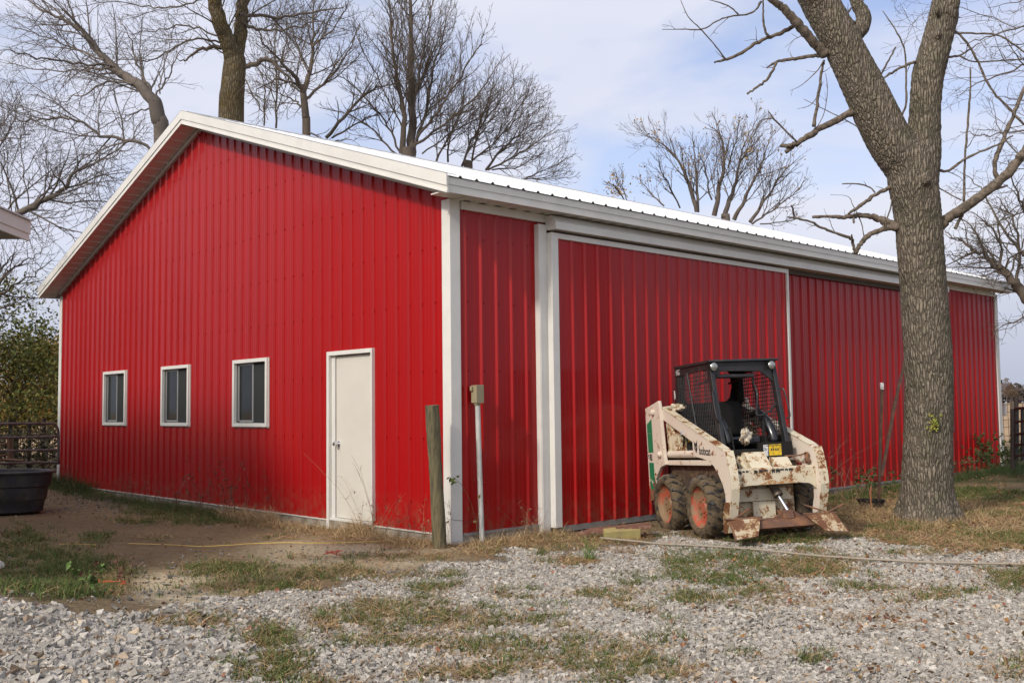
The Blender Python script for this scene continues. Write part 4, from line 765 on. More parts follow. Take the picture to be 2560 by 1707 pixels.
cy = cfg(levels=2, dens=(.75, 1.3, 1), len=(.30, .5, .4), max=(.8, .4, .3), up=.10, wig=.2, rmax=(.007, .004, .003), rmin=.0030, ang=(.9, .9, .9))
for P, keep in YL:
    off = r_.uniform(-.35, .25); n_ = len(P)
    A = [tp(x, y, r, off * i / max(1, n_ - 1)) for i, (x, y, r) in enumerate(P)]
    if n_ > 1:
        l = smoothline(A, 5); jit = np.clip(l[:, 3] * .22, 0, .006); l[1:-1, :3] += r_.normal(0, 1, (len(l) - 2, 3)) * jit[1:-1, None]; l[:, 3] *= r_.uniform(.88, 1.12, len(l))
        mc.tube(l[:, :3], l[:, 3], 10 if l[0, 3] > .03 else 6); twigs(mc, l, 0, cy, r_)
tipc = tp(560, -640, 50, -.5)
mc.build('crown', M['twig2'] if 'twig2' in M else mat('limb_bark', (.15, .118, .088), rough=.95, second=(.07, .055, .04), vscale=18, bump=.5, bscale=60), yt, smooth=True, sharp=0)
mc = MB(); mc.add(*leaves([at(2334 + r_.normal(0, 7), 1062 + r_.normal(0, 9), TD - .32) for _ in range(26)], 3, .02, .022, [(.22, .26, .04), (.30, .28, .05)], r_)); mc.build('shoot', M['blade'], yt)

# ------------------------------------------------------------------ skid-steer loader (local frame: x forward, y left, z up; y=0 is the outer face of the right tyres)
h_, p_, q_ = [math.radians(v) for v in (-28.5, 2.67, 1.5)]
Rm = Matrix.Rotation(h_, 3, 'Z') @ Matrix.Rotation(-p_, 3, 'Y') @ Matrix.Rotation(q_, 3, 'X')
sk_ = thing('skid_steer_loader', 'rusty white skid steer loader with black caged cab parked by the sliding door', 'loader', (1.574, 2.178, -.12))
sk_.rotation_euler = Rm.to_euler(); del sk_['_w']
def wornmat(name, base, rust, lo, hi, sc_=9, fine=55):
    m, t, b = newmat(name); n_, l = t.nodes.new, t.links.new
    c = n_('ShaderNodeTexCoord'); a1 = n_('ShaderNodeTexNoise'); a1.inputs['Scale'].default_value = sc_; a1.inputs['Detail'].default_value = 9; a1.inputs['Roughness'].default_value = .68
    a2 = n_('ShaderNodeTexNoise'); a2.inputs['Scale'].default_value = fine; a2.inputs['Detail'].default_value = 3
    l(c.outputs['Object'], a1.inputs['Vector']); l(c.outputs['Object'], a2.inputs['Vector'])
    m1 = n_('ShaderNodeMath'); m1.operation = 'MULTIPLY_ADD'; m1.inputs[1].default_value = .35; l(a2.outputs[0], m1.inputs[0]); l(a1.outputs[0], m1.inputs[2])
    r = n_('ShaderNodeValToRGB'); e = r.color_ramp.elements; e[0].position = lo; e[1].position = hi; e[0].color = (*base, 1); e[1].color = (*rust, 1)
    e2 = r.color_ramp.elements.new((lo + hi) / 2 - .004); e2.color = (base[0] * .8, base[1] * .62, base[2] * .42, 1)
    l(m1.outputs[0], r.inputs[0]); l(r.outputs[0], b.inputs['Base Color']); b.inputs['Roughness'].default_value = .6; b.inputs['Specular IOR Level'].default_value = .35
    bp = n_('ShaderNodeBump'); bp.inputs['Strength'].default_value = .25; bp.inputs['Distance'].default_value = .004; l(m1.outputs[0], bp.inputs['Height']); l(bp.outputs[0], b.inputs['Normal'])
    return m
M['sp'] = wornmat('loader_paint', (.60, .52, .43), (.13, .045, .018), .78, .84)
M['spr'] = wornmat('rusty_loader_paint', (.56, .50, .37), (.17, .06, .02), .70, .765, 8, 80)
M['sprr'] = wornmat('heavily_rusted_paint', (.44, .37, .26), (.13, .055, .025), .62, .72, 7, 60)
M['rust'] = mat('rusty_steel', (.125, .062, .038), rough=.8, second=(.20, .09, .04), vscale=9, bump=.4, bscale=60)
M['blk'] = mat('black_frame_paint', (.018, .018, .019), rough=.42, spec=.45, second=(.035, .03, .028), vscale=10, lo=.5, hi=.7)
M['blkm'] = mat('matt_black', (.014, .013, .012), rough=.8, spec=.2)
M['vinyl'] = mat('black_vinyl', (.012, .012, .013), rough=.22, spec=.6)
M['mudtyre'] = mat('muddy_rubber', (.115, .085, .052), rough=.95, spec=.15, second=(.03, .027, .024), vscale=7, lo=.48, hi=.62, bump=.5, bscale=50)
M['lug'] = mat('tyre_lug_rubber', (.020, .020, .022), rough=.55, spec=.35, second=(.10, .075, .048), vscale=11, lo=.46, hi=.56, bump=.3, bscale=50)
M['rim'] = mat('orange_rim', (.36, .075, .04), rough=.6, second=(.22, .145, .08), vscale=7, lo=.42, hi=.54, bump=.2, bscale=40)
M['greenst'] = mat('green_stripe', (.012, .17, .075), rough=.5, second=(.05, .17, .09), vscale=30, lo=.6, hi=.7)
M['ink'] = mat('black_lettering', (.02, .02, .02), rough=.6)
M['yellow'] = mat('yellow_decal', (.62, .42, .02), rough=.5, second=(.40, .25, .02), vscale=30, lo=.5, hi=.6)
M['wdecal'] = mat('white_decal', (.60, .60, .58), rough=.5, second=(.15, .15, .15), vscale=60, lo=.52, hi=.56)
M['lens'] = mat('lamp_lens', (.30, .30, .28), rough=.12, spec=.8, metal=.6)
M['cloth'] = mat('dirty_rag', (.52, .46, .36), rough=.95, second=(.30, .20, .11), vscale=10, bump=.7, bscale=18)
M['oily'] = mat('oily_metal', (.055, .042, .033), rough=.5, second=(.13, .085, .05), vscale=12, spec=.5)
YC = .66
def flip(pts): return [(x, 2 * YC - y, z) for x, y, z in pts]
# wheels
def wheel(xc, left):
    y0 = 0.0; s_ = 1
    fy = (lambda y: y) if not left else (lambda y: 2 * YC - y)
    R_, W2 = .332, .27
    m_ = MB(); prof = [(.222, .028), (.218, .05), (.205, .058), (.19, .075), (.165, .085), (.12, .088), (.07, .085), (.06, .07), (.001, .07)]
    m_.lathe([(r, fy(y)) for r, y in prof], (xc, 0, .346), 'y', 40)
    for a in range(8): m_.lathe([(.012, fy(.078)), (.012, fy(.068)), (.001, fy(.066))], (xc + .095 * math.cos(a * PI / 4), 0, .346 + .095 * math.sin(a * PI / 4)), 'y', 6)
    wh = m_.build('wheel', M['rim'], sk_, smooth=True)
    m_ = MB(); tp_ = [(.222, .03), (.235, .012), (.262, .0), (.292, .008), (.318, .028), (.330, .055), (.334, .10), (.335, .135), (.334, .17), (.330, .215), (.318, .242), (.292, .262), (.262, .27), (.235, .258), (.20, .24)]
    m_.lathe([(r, fy(y)) for r, y in tp_], (xc, 0, .346), 'y', 56); ty_ = m_.build('tyre', M['mudtyre'], wh, smooth=True, sharp=0)
    m_ = MB()
    n_ = 17
    for side in (0, 1):
        for a in range(n_):
            th0 = (a + .5 * side) * 2 * PI / n_
            ys = [.128, .085, .045, .018, .004]; rr = [.350, .350, .345, .328, .300]; ri = [.328, .328, .322, .305, .283]; dth = [0, .085, .165, .20, .215]
            V = []
            for k in range(5):
                y = ys[k] if side == 0 else .27 - ys[k]; wd = .048 - .004 * k
                for r in (ri[k], rr[k]):
                    for sg in (-1, 1):
                        t_ = th0 + dth[k] + sg * wd * (1.15 if r == ri[k] else .9); V.append((xc + r * math.cos(t_), fy(y), .346 + r * math.sin(t_)))
            F = []
            for k in range(4):
                o = 4 * k; F += [[o + 2, o + 3, o + 7, o + 6], [o, o + 2, o + 6, o + 4], [o + 1, o + 5, o + 7, o + 3]]
            F += [[0, 1, 3, 2], [16, 18, 19, 17]]; m_.add(V, F)
    m_.build('tyre_lugs', M['lug'], wh)
for xc in (0, -.938):
    for left in (False, True): wheel(xc, left)
# chassis
m_ = MB(); m_.span((-1.25, .30, .22), (.30, 1.02, .60)); m_.span((-1.30, .27, .60), (.12, 1.05, .80)); m_.build('chassis', M['sprr'], sk_, bevel=.008)
m_ = MB(); m_.span((.28, .30, .40), (.36, .97, .53)); m_.build('axle_box', M['spr'], sk_, bevel=.006)
m_ = MB(); m_.span((.34, .49, .12), (.37, .75, .395)); m_.span((.37, .60, .20), (.385, .635, .235)); m_.build('belly_plate', M['spr'], sk_, bevel=.004)
for f in (lambda y: y, lambda y: 2 * YC - y):
    m_ = MB(); m_.span((-1.10, f(.10), .81), (.22, f(.30), .856)); m_.span((-1.1, f(.10), .80), (.20, f(.125), .815)); m_.build('fender', M['sp'], sk_, bevel=.005)
    m_ = MB(); m_.span((-1.08, f(.18), .40), (.20, f(.29), .81)); m_.build('inner_panel', M['oily'], sk_)
m_ = MB(); m_.prism([(-1.42, .45), (-1.42, 1.25), (-1.30, 1.42), (-.86, 1.42), (-.80, .80), (-1.20, .45)], 1, .30, 1.02); m_.build('engine_housing', M['blkm'], sk_, bevel=.01)
m_ = MB(); m_.span((-.82, .27, .80), (-.05, 1.05, .90)); m_.build('cab_floor', M['blkm'], sk_)
# tail panels and lift arms
for i, f in enumerate((lambda y: y, lambda y: 2 * YC - y)):
    m_ = MB(); m_.prism([(-1.475, .55), (-1.46, 1.497), (-1.03, 1.572), (-1.01, 1.50), (-.96, .93), (-.93, .808), (-1.10, .77), (-1.26, .62), (-1.30, .40), (-1.44, .38)], 1, f(.06), f(.10))
    for (bx_, bz_) in ((-1.20, 1.44), (-1.06, .93)): m_.lathe([(.038, f(.06)), (.038, f(.035)), (.026, f(.03)), (.024, f(.02)), (.001, f(.018))], (bx_, 0, bz_), 'y', 18)
    tl = m_.build('tail_panel', M['sp'], sk_, bevel=.004)
    m_ = MB(); m_.prism([(-1.46, .36), (-1.44, .60), (-1.36, .56), (-1.27, .66), (-1.25, .50), (-1.30, .385)], 1, f(.056), f(.0605)); m_.build('rust_patch', M['rust'], tl)
    m_ = MB()
    for q in ([(-1.425, 1.19), (-1.425, 1.30), (-1.275, 1.36), (-1.275, 1.19)], [(-1.425, .955), (-1.425, 1.185), (-1.275, 1.185), (-1.275, .955)], [(-1.425, .655), (-1.425, .83), (-1.285, .83), (-1.285, .57)], [(-1.415, .515), (-1.415, .625), (-1.32, .50)], [(-1.425, .64), (-1.425, .655), (-1.30, .50), (-1.315, .50)]):
        m_.prism(q, 1, f(.055), f(.0585))
    m_.build('stripe', M['greenst'], tl)
    m_ = MB()
    arm = [(-1.06, 1.497), (.52, .968), (.575, .955), (.615, .86), (.655, .70), (.665, .56), (.625, .42), (.57, .26), (.53, .105), (.44, .10), (.455, .30), (.50, .42), (.505, .50), (.46, .60), (.38, .70), (.28, .79), (.17, .845), (.0, .875), (-.14, .89), (-.225, .92), (-.225, 1.06), (-.30, 1.085), (-1.045, 1.352)]
    m_.prism(arm, 1, f(.10), f(.18)); ar = m_.build('lift_arm', M['sp'], sk_, bevel=.006)
    m_ = MB(); m_.prism([(-1.05, 1.493), (.52, .966), (.523, .974), (-1.05, 1.501)], 1, f(.092), f(.188)); m_.build('flange', M['spr'], ar)
    fr = [(.577, .956), (.617, .86), (.657, .70), (.667, .56), (.627, .42), (.572, .26), (.532, .105)]; m_ = MB()
    for (a, b) in zip(fr[:-1], fr[1:]): m_.prism([(a[0], a[1]), (b[0], b[1]), (b[0] + .014, b[1]), (a[0] + .014, a[1])], 1, f(.092), f(.186))
    m_.build('front_flange', M['spr'], ar)
    m_ = MB(); m_.prism([(.50, .42), (.627, .42), (.575, .26), (.535, .10), (.435, .095), (.45, .30)], 1, f(.088), f(.1)); m_.build('rust_patch', M['sprr'], ar)
    m_ = MB(); m_.tube([(-1.02, f(.15), .925), (-.245, f(.15), .925)], .042, 16); m_.tube([(-.245, f(.15), .925), (-.20, f(.15), .925)], .03, 12); m_.build('lift_cylinder', M['sp'], sk_, smooth=True)
    m_ = MB(); m_.prism([(-1.0, .95), (-1.03, 1.36), (-.92, 1.30), (-.80, 1.16), (-.76, .95)], 1, f(.14), f(.26)); m_.span((-.74, f(.15), .95), (-.70, f(.25), 1.22)); m_.build('arm_upright', M['spr'], sk_, bevel=.006)
# white posts behind, hoses
m_ = MB()
for k in range(3): m_.tube(bez((-.72 - .03 * k, .2, .97), (-.66 - .03 * k, .22, 1.28), (.02, 0, .03), 6), .009, 6)
m_.build('hose', M['blkm'], sk_, smooth=True)
m_ = MB(); m_.span((-.72, .262, 1.06), (-.62, .268, 1.20)); m_.build('side_decal', M['yellow'], sk_)
# lettering and emblem
def text(body, size, name, parent, conv, m, bold=.0, sx=1.0, depth=.0015):
    cu = bpy.data.curves.new(name, 'FONT'); cu.body = body; cu.size = size; cu.offset = bold; cu.align_x = 'LEFT'
    o = bpy.data.objects.new('t', cu); COL.objects.link(o); dg = bpy.context.evaluated_depsgraph_get(); me = bpy.data.meshes.new_from_object(o.evaluated_get(dg)); bpy.data.objects.remove(o)
    for v in me.vertices: v.co = Vector(conv(v.co.x * sx, v.co.y))
    ob = bpy.data.objects.new(name, me); COL.objects.link(ob); me.materials.clear(); me.materials.append(m)
    if parent: ob.parent = parent
    return ob
arm_r = [o for o in sk_.children if o.name.startswith('lift_arm')][0]; tail_r = [o for o in sk_.children if o.name.startswith('tail_panel')][0]
text('bobcat', .125, 'lettering', arm_r, lambda x, y: (-.06 + x, .0985, .925 + y - .06 * x), M['ink'], .003, .82)
text('643', .105, 'lettering', tail_r, lambda x, y: (-1.445 + x, .0545, .86 + y + .0 * x), M['ink'], .004, .80)
m_ = MB(); cat = [(-.5, 1.0), (-.40, .45), (-.45, .1), (-.36, -.25), (-.30, -.55), (-.16, -.48), (-.10, -.85), (.02, -.75), (.12, -.95), (.2, -.6), (.34, -.62), (.40, -.2), (.46, .15), (.40, .45), (.52, 1.05), (.22, .62), (0, .55), (-.2, .62)]
cx0, cz0, cs = -.135, 1.005, .072
m_.prism([(cx0 + x * cs * 1.25, cz0 + z * cs) for x, z in cat], 1, .0975, .0995); em = m_.build('emblem', M['ink'], arm_r)
m_ = MB()
for q in ([(-.26, -.02), (-.06, .0), (-.16, .14)], [(.08, .0), (.28, -.02), (.18, .14)], [(-.12, -.28), (.14, -.28), (.02, -.12)], [(-.22, -.40), (-.05, -.42), (-.1, -.52)]): m_.prism([(cx0 + x * cs * 1.25, cz0 + z * cs) for x, z in q], 1, .0965, .0974)
m_.build('emblem_detail', M['sp'], em)
m_ = MB(); m_.span((-.52, .0965, 1.15), (-.44, .0985, 1.20)); m_.build('small_decal', M['wdecal'], arm_r)
# front cross member
m_ = MB(); pts = [(.181, .50), (.215, .54), (.26, .568), (.36, .578), (.96, .578), (1.06, .568), (1.105, .54), (1.139, .50), (1.139, .748), (.181, .748)]
m_.prism(pts, 0, .545, .575); m_.span((.42, .181, .742), (.56, 1.139, .757)); m_.span((.40, .185, .58), (.56, 1.135, .592)); cm = m_.build('cross_member', M['spr'], sk_, bevel=.004)
m_ = MB(); r_ = np.random.default_rng(5); yy = .22
for k in range(13):      # remains of a black decal along its top edge
    wv = r_.uniform(.02, .055); hgt_ = r_.uniform(.02, .045)
    if k not in (3, 7): m_.prism([(yy, .735), (yy + wv * .4, .738), (yy + wv, .733), (yy + wv * .9, .735 - hgt_), (yy + wv * .5, .735 - hgt_ * .6), (yy + wv * .1, .735 - hgt_)], 0, .576, .5775)
    yy += wv + r_.uniform(.002, .02)
m_.build('worn_lettering', M['ink'], cm)
m_ = MB(); m_.prism([(.45, .582), (.52, .60), (.60, .64), (.70, .60), (.80, .64), (.86, .60), (.90, .582)], 0, .5755, .577); m_.build('rust_patch', mat('orange_rust', (.36, .16, .05), rough=.9, second=(.45, .36, .22), vscale=28, lo=.45, hi=.55, detail=8), cm)
# cab: roof, posts, front frame
CB = (.245, 1.075)
m_ = MB(); m_.prism([(-.90, 1.957), (-.88, 1.968), (.075, 1.958), (.085, 1.935), (-.02, 1.925), (-.90, 1.93)], 1, CB[0] - .012, CB[1] + .012)
m_.build('cab_roof', M['blk'], sk_, bevel=.006)
for f in (lambda y: y, lambda y: 2 * YC - y):
    m_ = MB(); m_.prism([(-.93, 1.84), (-.90, 1.93), (-.02, 1.93), (-.035, 1.87), (-.10, 1.86), (-.88, 1.84)], 1, f(.25), f(.275)); m_.build('roof_side', M['blk'], sk_)
    m_ = MB(); m_.prism([(-.07, 1.92), (.03, 1.93), (.085, 1.62), (.24, .88), (.16, .86), (.0, 1.62)], 1, f(.25), f(.30)); m_.build('front_post', M['blk'], sk_, bevel=.008)
    m_ = MB(); m_.prism([(-.98, 1.50), (-.90, 1.92), (-.82, 1.92), (-.86, 1.5), (-.82, .9), (-1.02, .9)], 1, f(.25), f(.285)); m_.build('rear_post', M['blk'], sk_, bevel=.006)
    m_ = MB(); m_.tube([(-.56, f(.246), 1.86), (-.40, f(.246), 1.22), (-.36, f(.246), 1.05)], .013, 8); m_.build('side_brace', M['blk'], sk_, smooth=True)
    m_ = MB()     # welded mesh side screen
    lo_ = lambda x: .95
    def px0(z): return -.86 + (1.84 - z) * .02
    def px1(z): return .0 + (1.84 - z) * .21 - .02
    for k in range(20):
        z = 1.80 - k * .044; m_.tube([(px0(z), f(.262), z), (px1(z), f(.262), z)], .0045, 4, cap=False)
    for k in range(22):
        x = -.84 + k * .045
        zt_ = 1.85 if x < -.03 else 1.84 - (x + .02) / .21
        if zt_ > 1.0: m_.tube([(x, f(.262), zt_), (x + (.0), f(.262), .96)], .0045, 4, cap=False)
    m_.build('side_screen', M['blk'], sk_)
    m_ = MB(); m_.prism([(-.85, .90), (-.85, 1.09), (.17, 1.09), (.20, .90)], 1, f(.266), f(.28)); m_.build('lower_side_panel', M['blkm'], sk_)
    m_ = MB(); m_.tube(smoothline([(.075, f(.255), 1.60, .009), (.12, f(.225), 1.60, .009), (.16, f(.215), 1.45, .009), (.20, f(.215), 1.30, .009), (.165, f(.245), 1.27, .009)], 4)[:, :3], .009, 8); m_.build('grab_handle', M['blk'], sk_, smooth=True)
# front header with the stepped opening
m_ = MB(); m_.prism([(.25, 1.93), (1.07, 1.93), (1.07, 1.80), (1.055, 1.62), (1.03, 1.69), (.90, 1.80), (.85, 1.82), (.45, 1.83), (.38, 1.82), (.29, 1.70), (.28, 1.62), (.25, 1.80)], 0, .005, .03)
m_.build('cab_header', M['blk'], sk_, bevel=.003)
m_ = MB(); m_.tube([(.02, .33, 1.775), (.02, .78, 1.77)], .024, 12); m_.tube([(.02, .36, 1.775), (-.5, .36, 1.72)], .012, 8); m_.tube([(.02, .74, 1.775), (-.5, .74, 1.72)], .012, 8); m_.build('seat_bar', M['blk'], sk_, smooth=True)
# rear panel with window
m_ = MB(); rx = -.84
hole = [(.33, 1.56), (.36, 1.52), (.86, 1.52), (.92, 1.57), (.955, 1.70), (.94, 1.86), (.90, 1.90), (.38, 1.90), (.34, 1.86)]
outp = [(.25, .92), (.25, .92), (1.07, .92), (1.07, .92), (1.07, 1.70), (1.07, 1.93), (1.0, 1.93), (.25, 1.93), (.25, 1.86)]
V = [(rx, *q) for q in outp] + [(rx, *q) for q in hole] + [(rx - .02, *q) for q in outp] + [(rx - .02, *q) for q in hole]; nH = len(hole); F = []
for k in range(nH):
    k2 = (k + 1) % nH; F += [[k, k2, nH + k2, nH + k], [2 * nH + k, 3 * nH + k, 3 * nH + k2, 2 * nH + k2], [nH + k, nH + k2, 3 * nH + k2, 3 * nH + k]]
m_.add(V, F); m_.build('rear_panel', M['blkm'], sk_)
m_ = MB(); m_.span((-.82, .975, 1.5), (-.74, 1.06, 1.90)); m_.build('rear_duct', M['blkm'], sk_, bevel=.02)
# seat, lap bar pads, levers, boxes, decals
m_ = MB(); m_.prism([(-.42, 1.10), (-.50, 1.50), (-.44, 1.52), (-.30, 1.12)], 1, .42, .83); m_.build('seat_back', M['blkm'], sk_, bevel=.025)
m_ = MB(); m_.span((-.40, .40, 1.0), (.02, .84, 1.10)); m_.build('seat', M['vinyl'], sk_, bevel=.03)
for yv in (.36, .92):
    m_ = MB(); l = smoothline([(-.34, yv, 1.34, .03), (-.18, yv, 1.36, .045), (-.02, yv, 1.27, .052), (.07, yv + .01, 1.14, .056), (.10, yv + .02, 1.03, .058), (.08, yv + .02, .97, .03)], 5); m_.tube(l[:, :3], l[:, 3], 12); m_.build('side_pad', M['vinyl'], sk_, smooth=True, sharp=0)
m_ = MB(); m_.span((-.02, .30, .90), (.24, .74, .955)); m_.build('seat_pan', M['blkm'], sk_, bevel=.01)
for yv, x1, z1 in ((.80, .14, 1.26), (.40, .12, 1.2)):
    m_ = MB(); m_.tube([(.20, yv, .90), (.16, yv, 1.1), (x1, yv, z1)], .009, 8); m_.tube([(x1 + .01, yv, z1 - .10), (x1, yv, z1)], .015, 8); m_.build('control_lever', M['blkm'], sk_, smooth=True)
m_ = MB(); m_.tube(smoothline([(-.05, .80, 1.74, .01), (-.02, .84, 1.58, .01), (.03, .80, 1.44, .01), (.10, .76, 1.32, .01), (.08, .92, 1.36, .01), (.06, 1.02, 1.44, .01)], 4)[:, :3], .011, 8); m_.build('lap_bar', M['blk'], sk_, smooth=True)
m_ = MB(); m_.span((.20, .68, .84), (.29, 1.05, 1.02)); kb = m_.build('knee_panel', M['blkm'], sk_)
m_ = MB(); m_.span((.2905, .765, .875), (.2925, .915, .995)); m_.build('yellow_decal', M['yellow'], kb)
m_ = MB(); m_.span((.2926, .765, .978), (.2935, .915, .986)); [m_.span((.2926, .785 + k * .027, .925), (.2932, .80 + k * .027, .952)) for k in range(4)]; m_.build('decal_print', M['ink'], kb)
m_ = MB(); m_.span((.2905, .70, .872), (.2925, .755, .995)); m_.build('white_decal', M['wdecal'], kb)
m_ = MB(); m_.prism([(.12, .93), (.30, .92), (.46, .752), (.30, .70)], 1, .46, .70); m_.prism([(.10, .94), (.16, .945), (.34, .75), (.28, .70)], 1, .42, .46); m_.lathe([(.022, .415), (.022, .40), (.001, .398)], (.27, 0, .85), 'y', 12); m_.build('pedal_box', M['spr'], sk_, bevel=.004)
m_ = MB(); m_.prism([(.26, .86), (.32, .852), (.42, .75), (.30, .70)], 1, .76, .97); m_.build('step_plate', M['spr'], sk_, bevel=.003)
m_ = MB(); m_.tube(smoothline([(.28, .95, .86, .01), (.40, 1.06, .865, .01), (.44, 1.10, .88, .01)], 4)[:, :3], .009, 8); m_.tube(bez((.36, 1.0, .86), (.48, 1.10, .80), (0, 0, -.04), 8), .008, 8); m_.lathe([(.028, 1.09), (.028, 1.12)], (.48, 0, .87), 'y', 12); m_.lathe([(.03, 1.08), (.03, 1.12)], (.50, 0, .80), 'y', 12); m_.tube([(.49, 1.10, .87), (.50, 1.10, .80)], .02, 8); m_.build('hydraulic_coupler', M['rust'], sk_, smooth=True)
# work lamps
for yv in (.275, .985):
    m_ = MB(); m_.lathe([(.001, -.0), (.03, .0), (.045, .02), (.05, .055), (.046, .06)], (.045, yv, 1.878), 'x', 20); lp = m_.build('headlight', M['blkm'], sk_, smooth=True)
    m_ = MB(); m_.lathe([(.046, .058), (.035, .068), (.018, .074), (.001, .076)], (.045, yv, 1.878), 'x', 20); m_.build('lamp_lens', M['lens'], lp, smooth=True, sharp=0)
# roof decals
m_ = MB(); r_ = np.random.default_rng(9)
for k in range(5): m_.span((-.88, .248, 1.915 - k * .014), (-.88 + r_.uniform(.06, .13), .2495, 1.922 - k * .014))
m_.build('roof_decal', M['wdecal'], sk_)
m_ = MB(); m_.span((-.97, .247, 1.58), (-.94, .2495, 1.68)); m_.build('post_decal', M['wdecal'], sk_)
# tilt cylinder and quick-attach plate
m_ = MB(); m_.tube([(.36, .71, .62), (.46, .735, .46)], .048, 14); m_.tube([(.455, .734, .468), (.468, .738, .448)], .056, 14); m_.span((.38, .60, .56), (.42, .64, .66)); m_.span((.38, .80, .56), (.42, .83, .66)); m_.build('tilt_cylinder', M['oily'], sk_, smooth=True)
m_ = MB(); m_.tube([(.468, .738, .45), (.60, .775, .27)], .021, 14); m_.build('cylinder_rod', M['chrome'], sk_, smooth=True)
m_ = MB()
m_.prism([(.34, .225), (.56, .225), (.70, .30), (.82, .30), (.94, .225), (1.00, .22), (1.00, .125), (.34, .12)], 0, .60, .615)
m_.tube([(.625, .10, .155), (.625, 1.22, .155)], .032, 12)
m_.prism([(.58, .235), (.66, .215), (.70, .14), (.66, .12), (.585, .14)], 1, .30, 1.02)
m_.prism([(.50, .30), (.64, .31), (.66, .22), (.60, .20)], 1, .68, .80)
m_.build('attachment_plate', M['rust'], sk_, bevel=.004)
for k, f in enumerate((lambda y: y, lambda y: 2 * YC - y)):
    o_ = .0 if k == 0 else .06
    m_ = MB(); a_, b_, c_, d_ = (.66, f(.05), .235), (.66, f(.40), .245), (.84, f(.27), .075), (.84, f(.03), .055)
    V = np.array([a_, b_, c_, d_]); V2 = V + np.array([.008, 0, .012])
    m_.add(np.vstack([V, V2]), [[0, 1, 2, 3], [7, 6, 5, 4], [0, 4, 5, 1], [1, 5, 6, 2], [2, 6, 7, 3], [3, 7, 4, 0]]); m_.build('attachment_wing', M['sprr'], sk_)
    m_ = MB(); m_.tube([(.66, f(.02), .245), (.665, f(.42), .255)], .013, 6); m_.tube([(.66, f(.05), .24), (.85, f(.02), .05)], .011, 6); m_.tube([(.68, f(-.02) if k == 0 else f(-.06), .26 if k == 0 else .33), (.66, f(.16), .245)], .011, 6); m_.tube([(.66, f(.10), .25), (.56, f(.34), .34)], .010, 6); m_.build('wing_edge', M['rust'], sk_)
# rags lying on the machine are things of their own
MW = sk_.matrix_basis.copy()
MW = Matrix.Translation(sk_.location) @ Rm.to_4x4()
def rag(loc, size, label, seed, fl=(1, .8, .6)):
    w_ = MW @ Vector(loc); r_ = np.random.default_rng(seed); m_ = MB(); n1_, n2_ = 26, 18; V = []
    G = r_.random((40, 40))
    for i in range(n1_ + 1):
        for j in range(n2_):
            u = PI * i / n1_; v_ = 2 * PI * j / n2_; fr_ = .85 + .30 * math.sin(3 * v_ + 4 * u + seed) * math.sin(u) + .16 * math.sin(7 * v_ - 5 * u) + .22 * (G[i, j] - .5)
            V.append((w_.x + size * fl[0] * fr_ * math.sin(u) * math.cos(v_), w_.y + size * fl[1] * fr_ * math.sin(u) * math.sin(v_), w_.z + size * fl[2] * fr_ * math.cos(u)))
    F = [[i * n2_ + j, i * n2_ + (j + 1) % n2_, (i + 1) * n2_ + (j + 1) % n2_, (i + 1) * n2_ + j] for i in range(n1_) for j in range(n2_)]
    m_.add(V, F); return tag(m_.build('rag', M['cloth'], smooth=True, sharp=25), label, 'rag')
rag((-.86, .22, 1.475), .095, 'crumpled dirty white rag stuffed on top of the loader arm', 3, (1.4, .6, .5))
rag((.17, .56, 1.09), .10, 'stained white rag hanging over the loader seat front', 6, (.45, .9, .9))

# ------------------------------------------------------------------ small things in the yard
M['postwood'] = mat('treated_wood', (.15, .125, .065), rough=.9, second=(.055, .05, .028), vscale=5, lo=.40, hi=.64, stretch=(6, 6, .8), bump=.6, bscale=14)
M['pvc'] = mat('grey_pvc', (.46, .46, .42), rough=.5, var=.15, vscale=6)
M['boxtan'] = mat('tan_box', (.26, .22, .13), rough=.5)
M['rustbar'] = mat('rusty_bar', (.055, .030, .022), rough=.8, second=(.10, .045, .025), vscale=12)
# leaning timber post
pb, pt_ = at(1099, 1352, 10.35), at(1080, 1013, 10.35); m_ = MB(); l = np.array([pb - (pt_ - pb) * .08 + (pt_ - pb) * 1.08 * t for t in np.linspace(0, 1, 40)]); rq = .071 + .003 * np.sin(np.linspace(0, 9, 40)) + np.random.default_rng(1).normal(0, .0012, 40)
m_.tube(l, rq, 22); tag(m_.build('wooden_post', M['postwood'], smooth=True, sharp=50), 'weathered round timber post leaning by the barn corner', 'post')
# conduit with junction box
cb = thing('electrical_conduit', 'thin grey conduit pipe carrying a small tan junction box beside the barn corner', 'conduit', onx(1204, 1345, .10))
m_ = MB(); m_.tube([onx(1205, 1352, .10), onx(1199, 1180, .10), onx(1194, 1010, .10)], .0285, 16); m_.build('pipe', M['pvc'], cb, smooth=True)
bc = onx(1193, 985, .10); m_ = MB(); m_.box(bc, (.085, .10, .19)); m_.box(bc + [.046, 0, 0], (.008, .108, .198)); m_.tube([bc + [0, 0, -.12], bc + [0, 0, -.09]], .036, 14); m_.box(bc + [-.02, -.062, .06], (.03, .03, .05)); m_.build('junction_box', M['boxtan'], cb, bevel=.004)
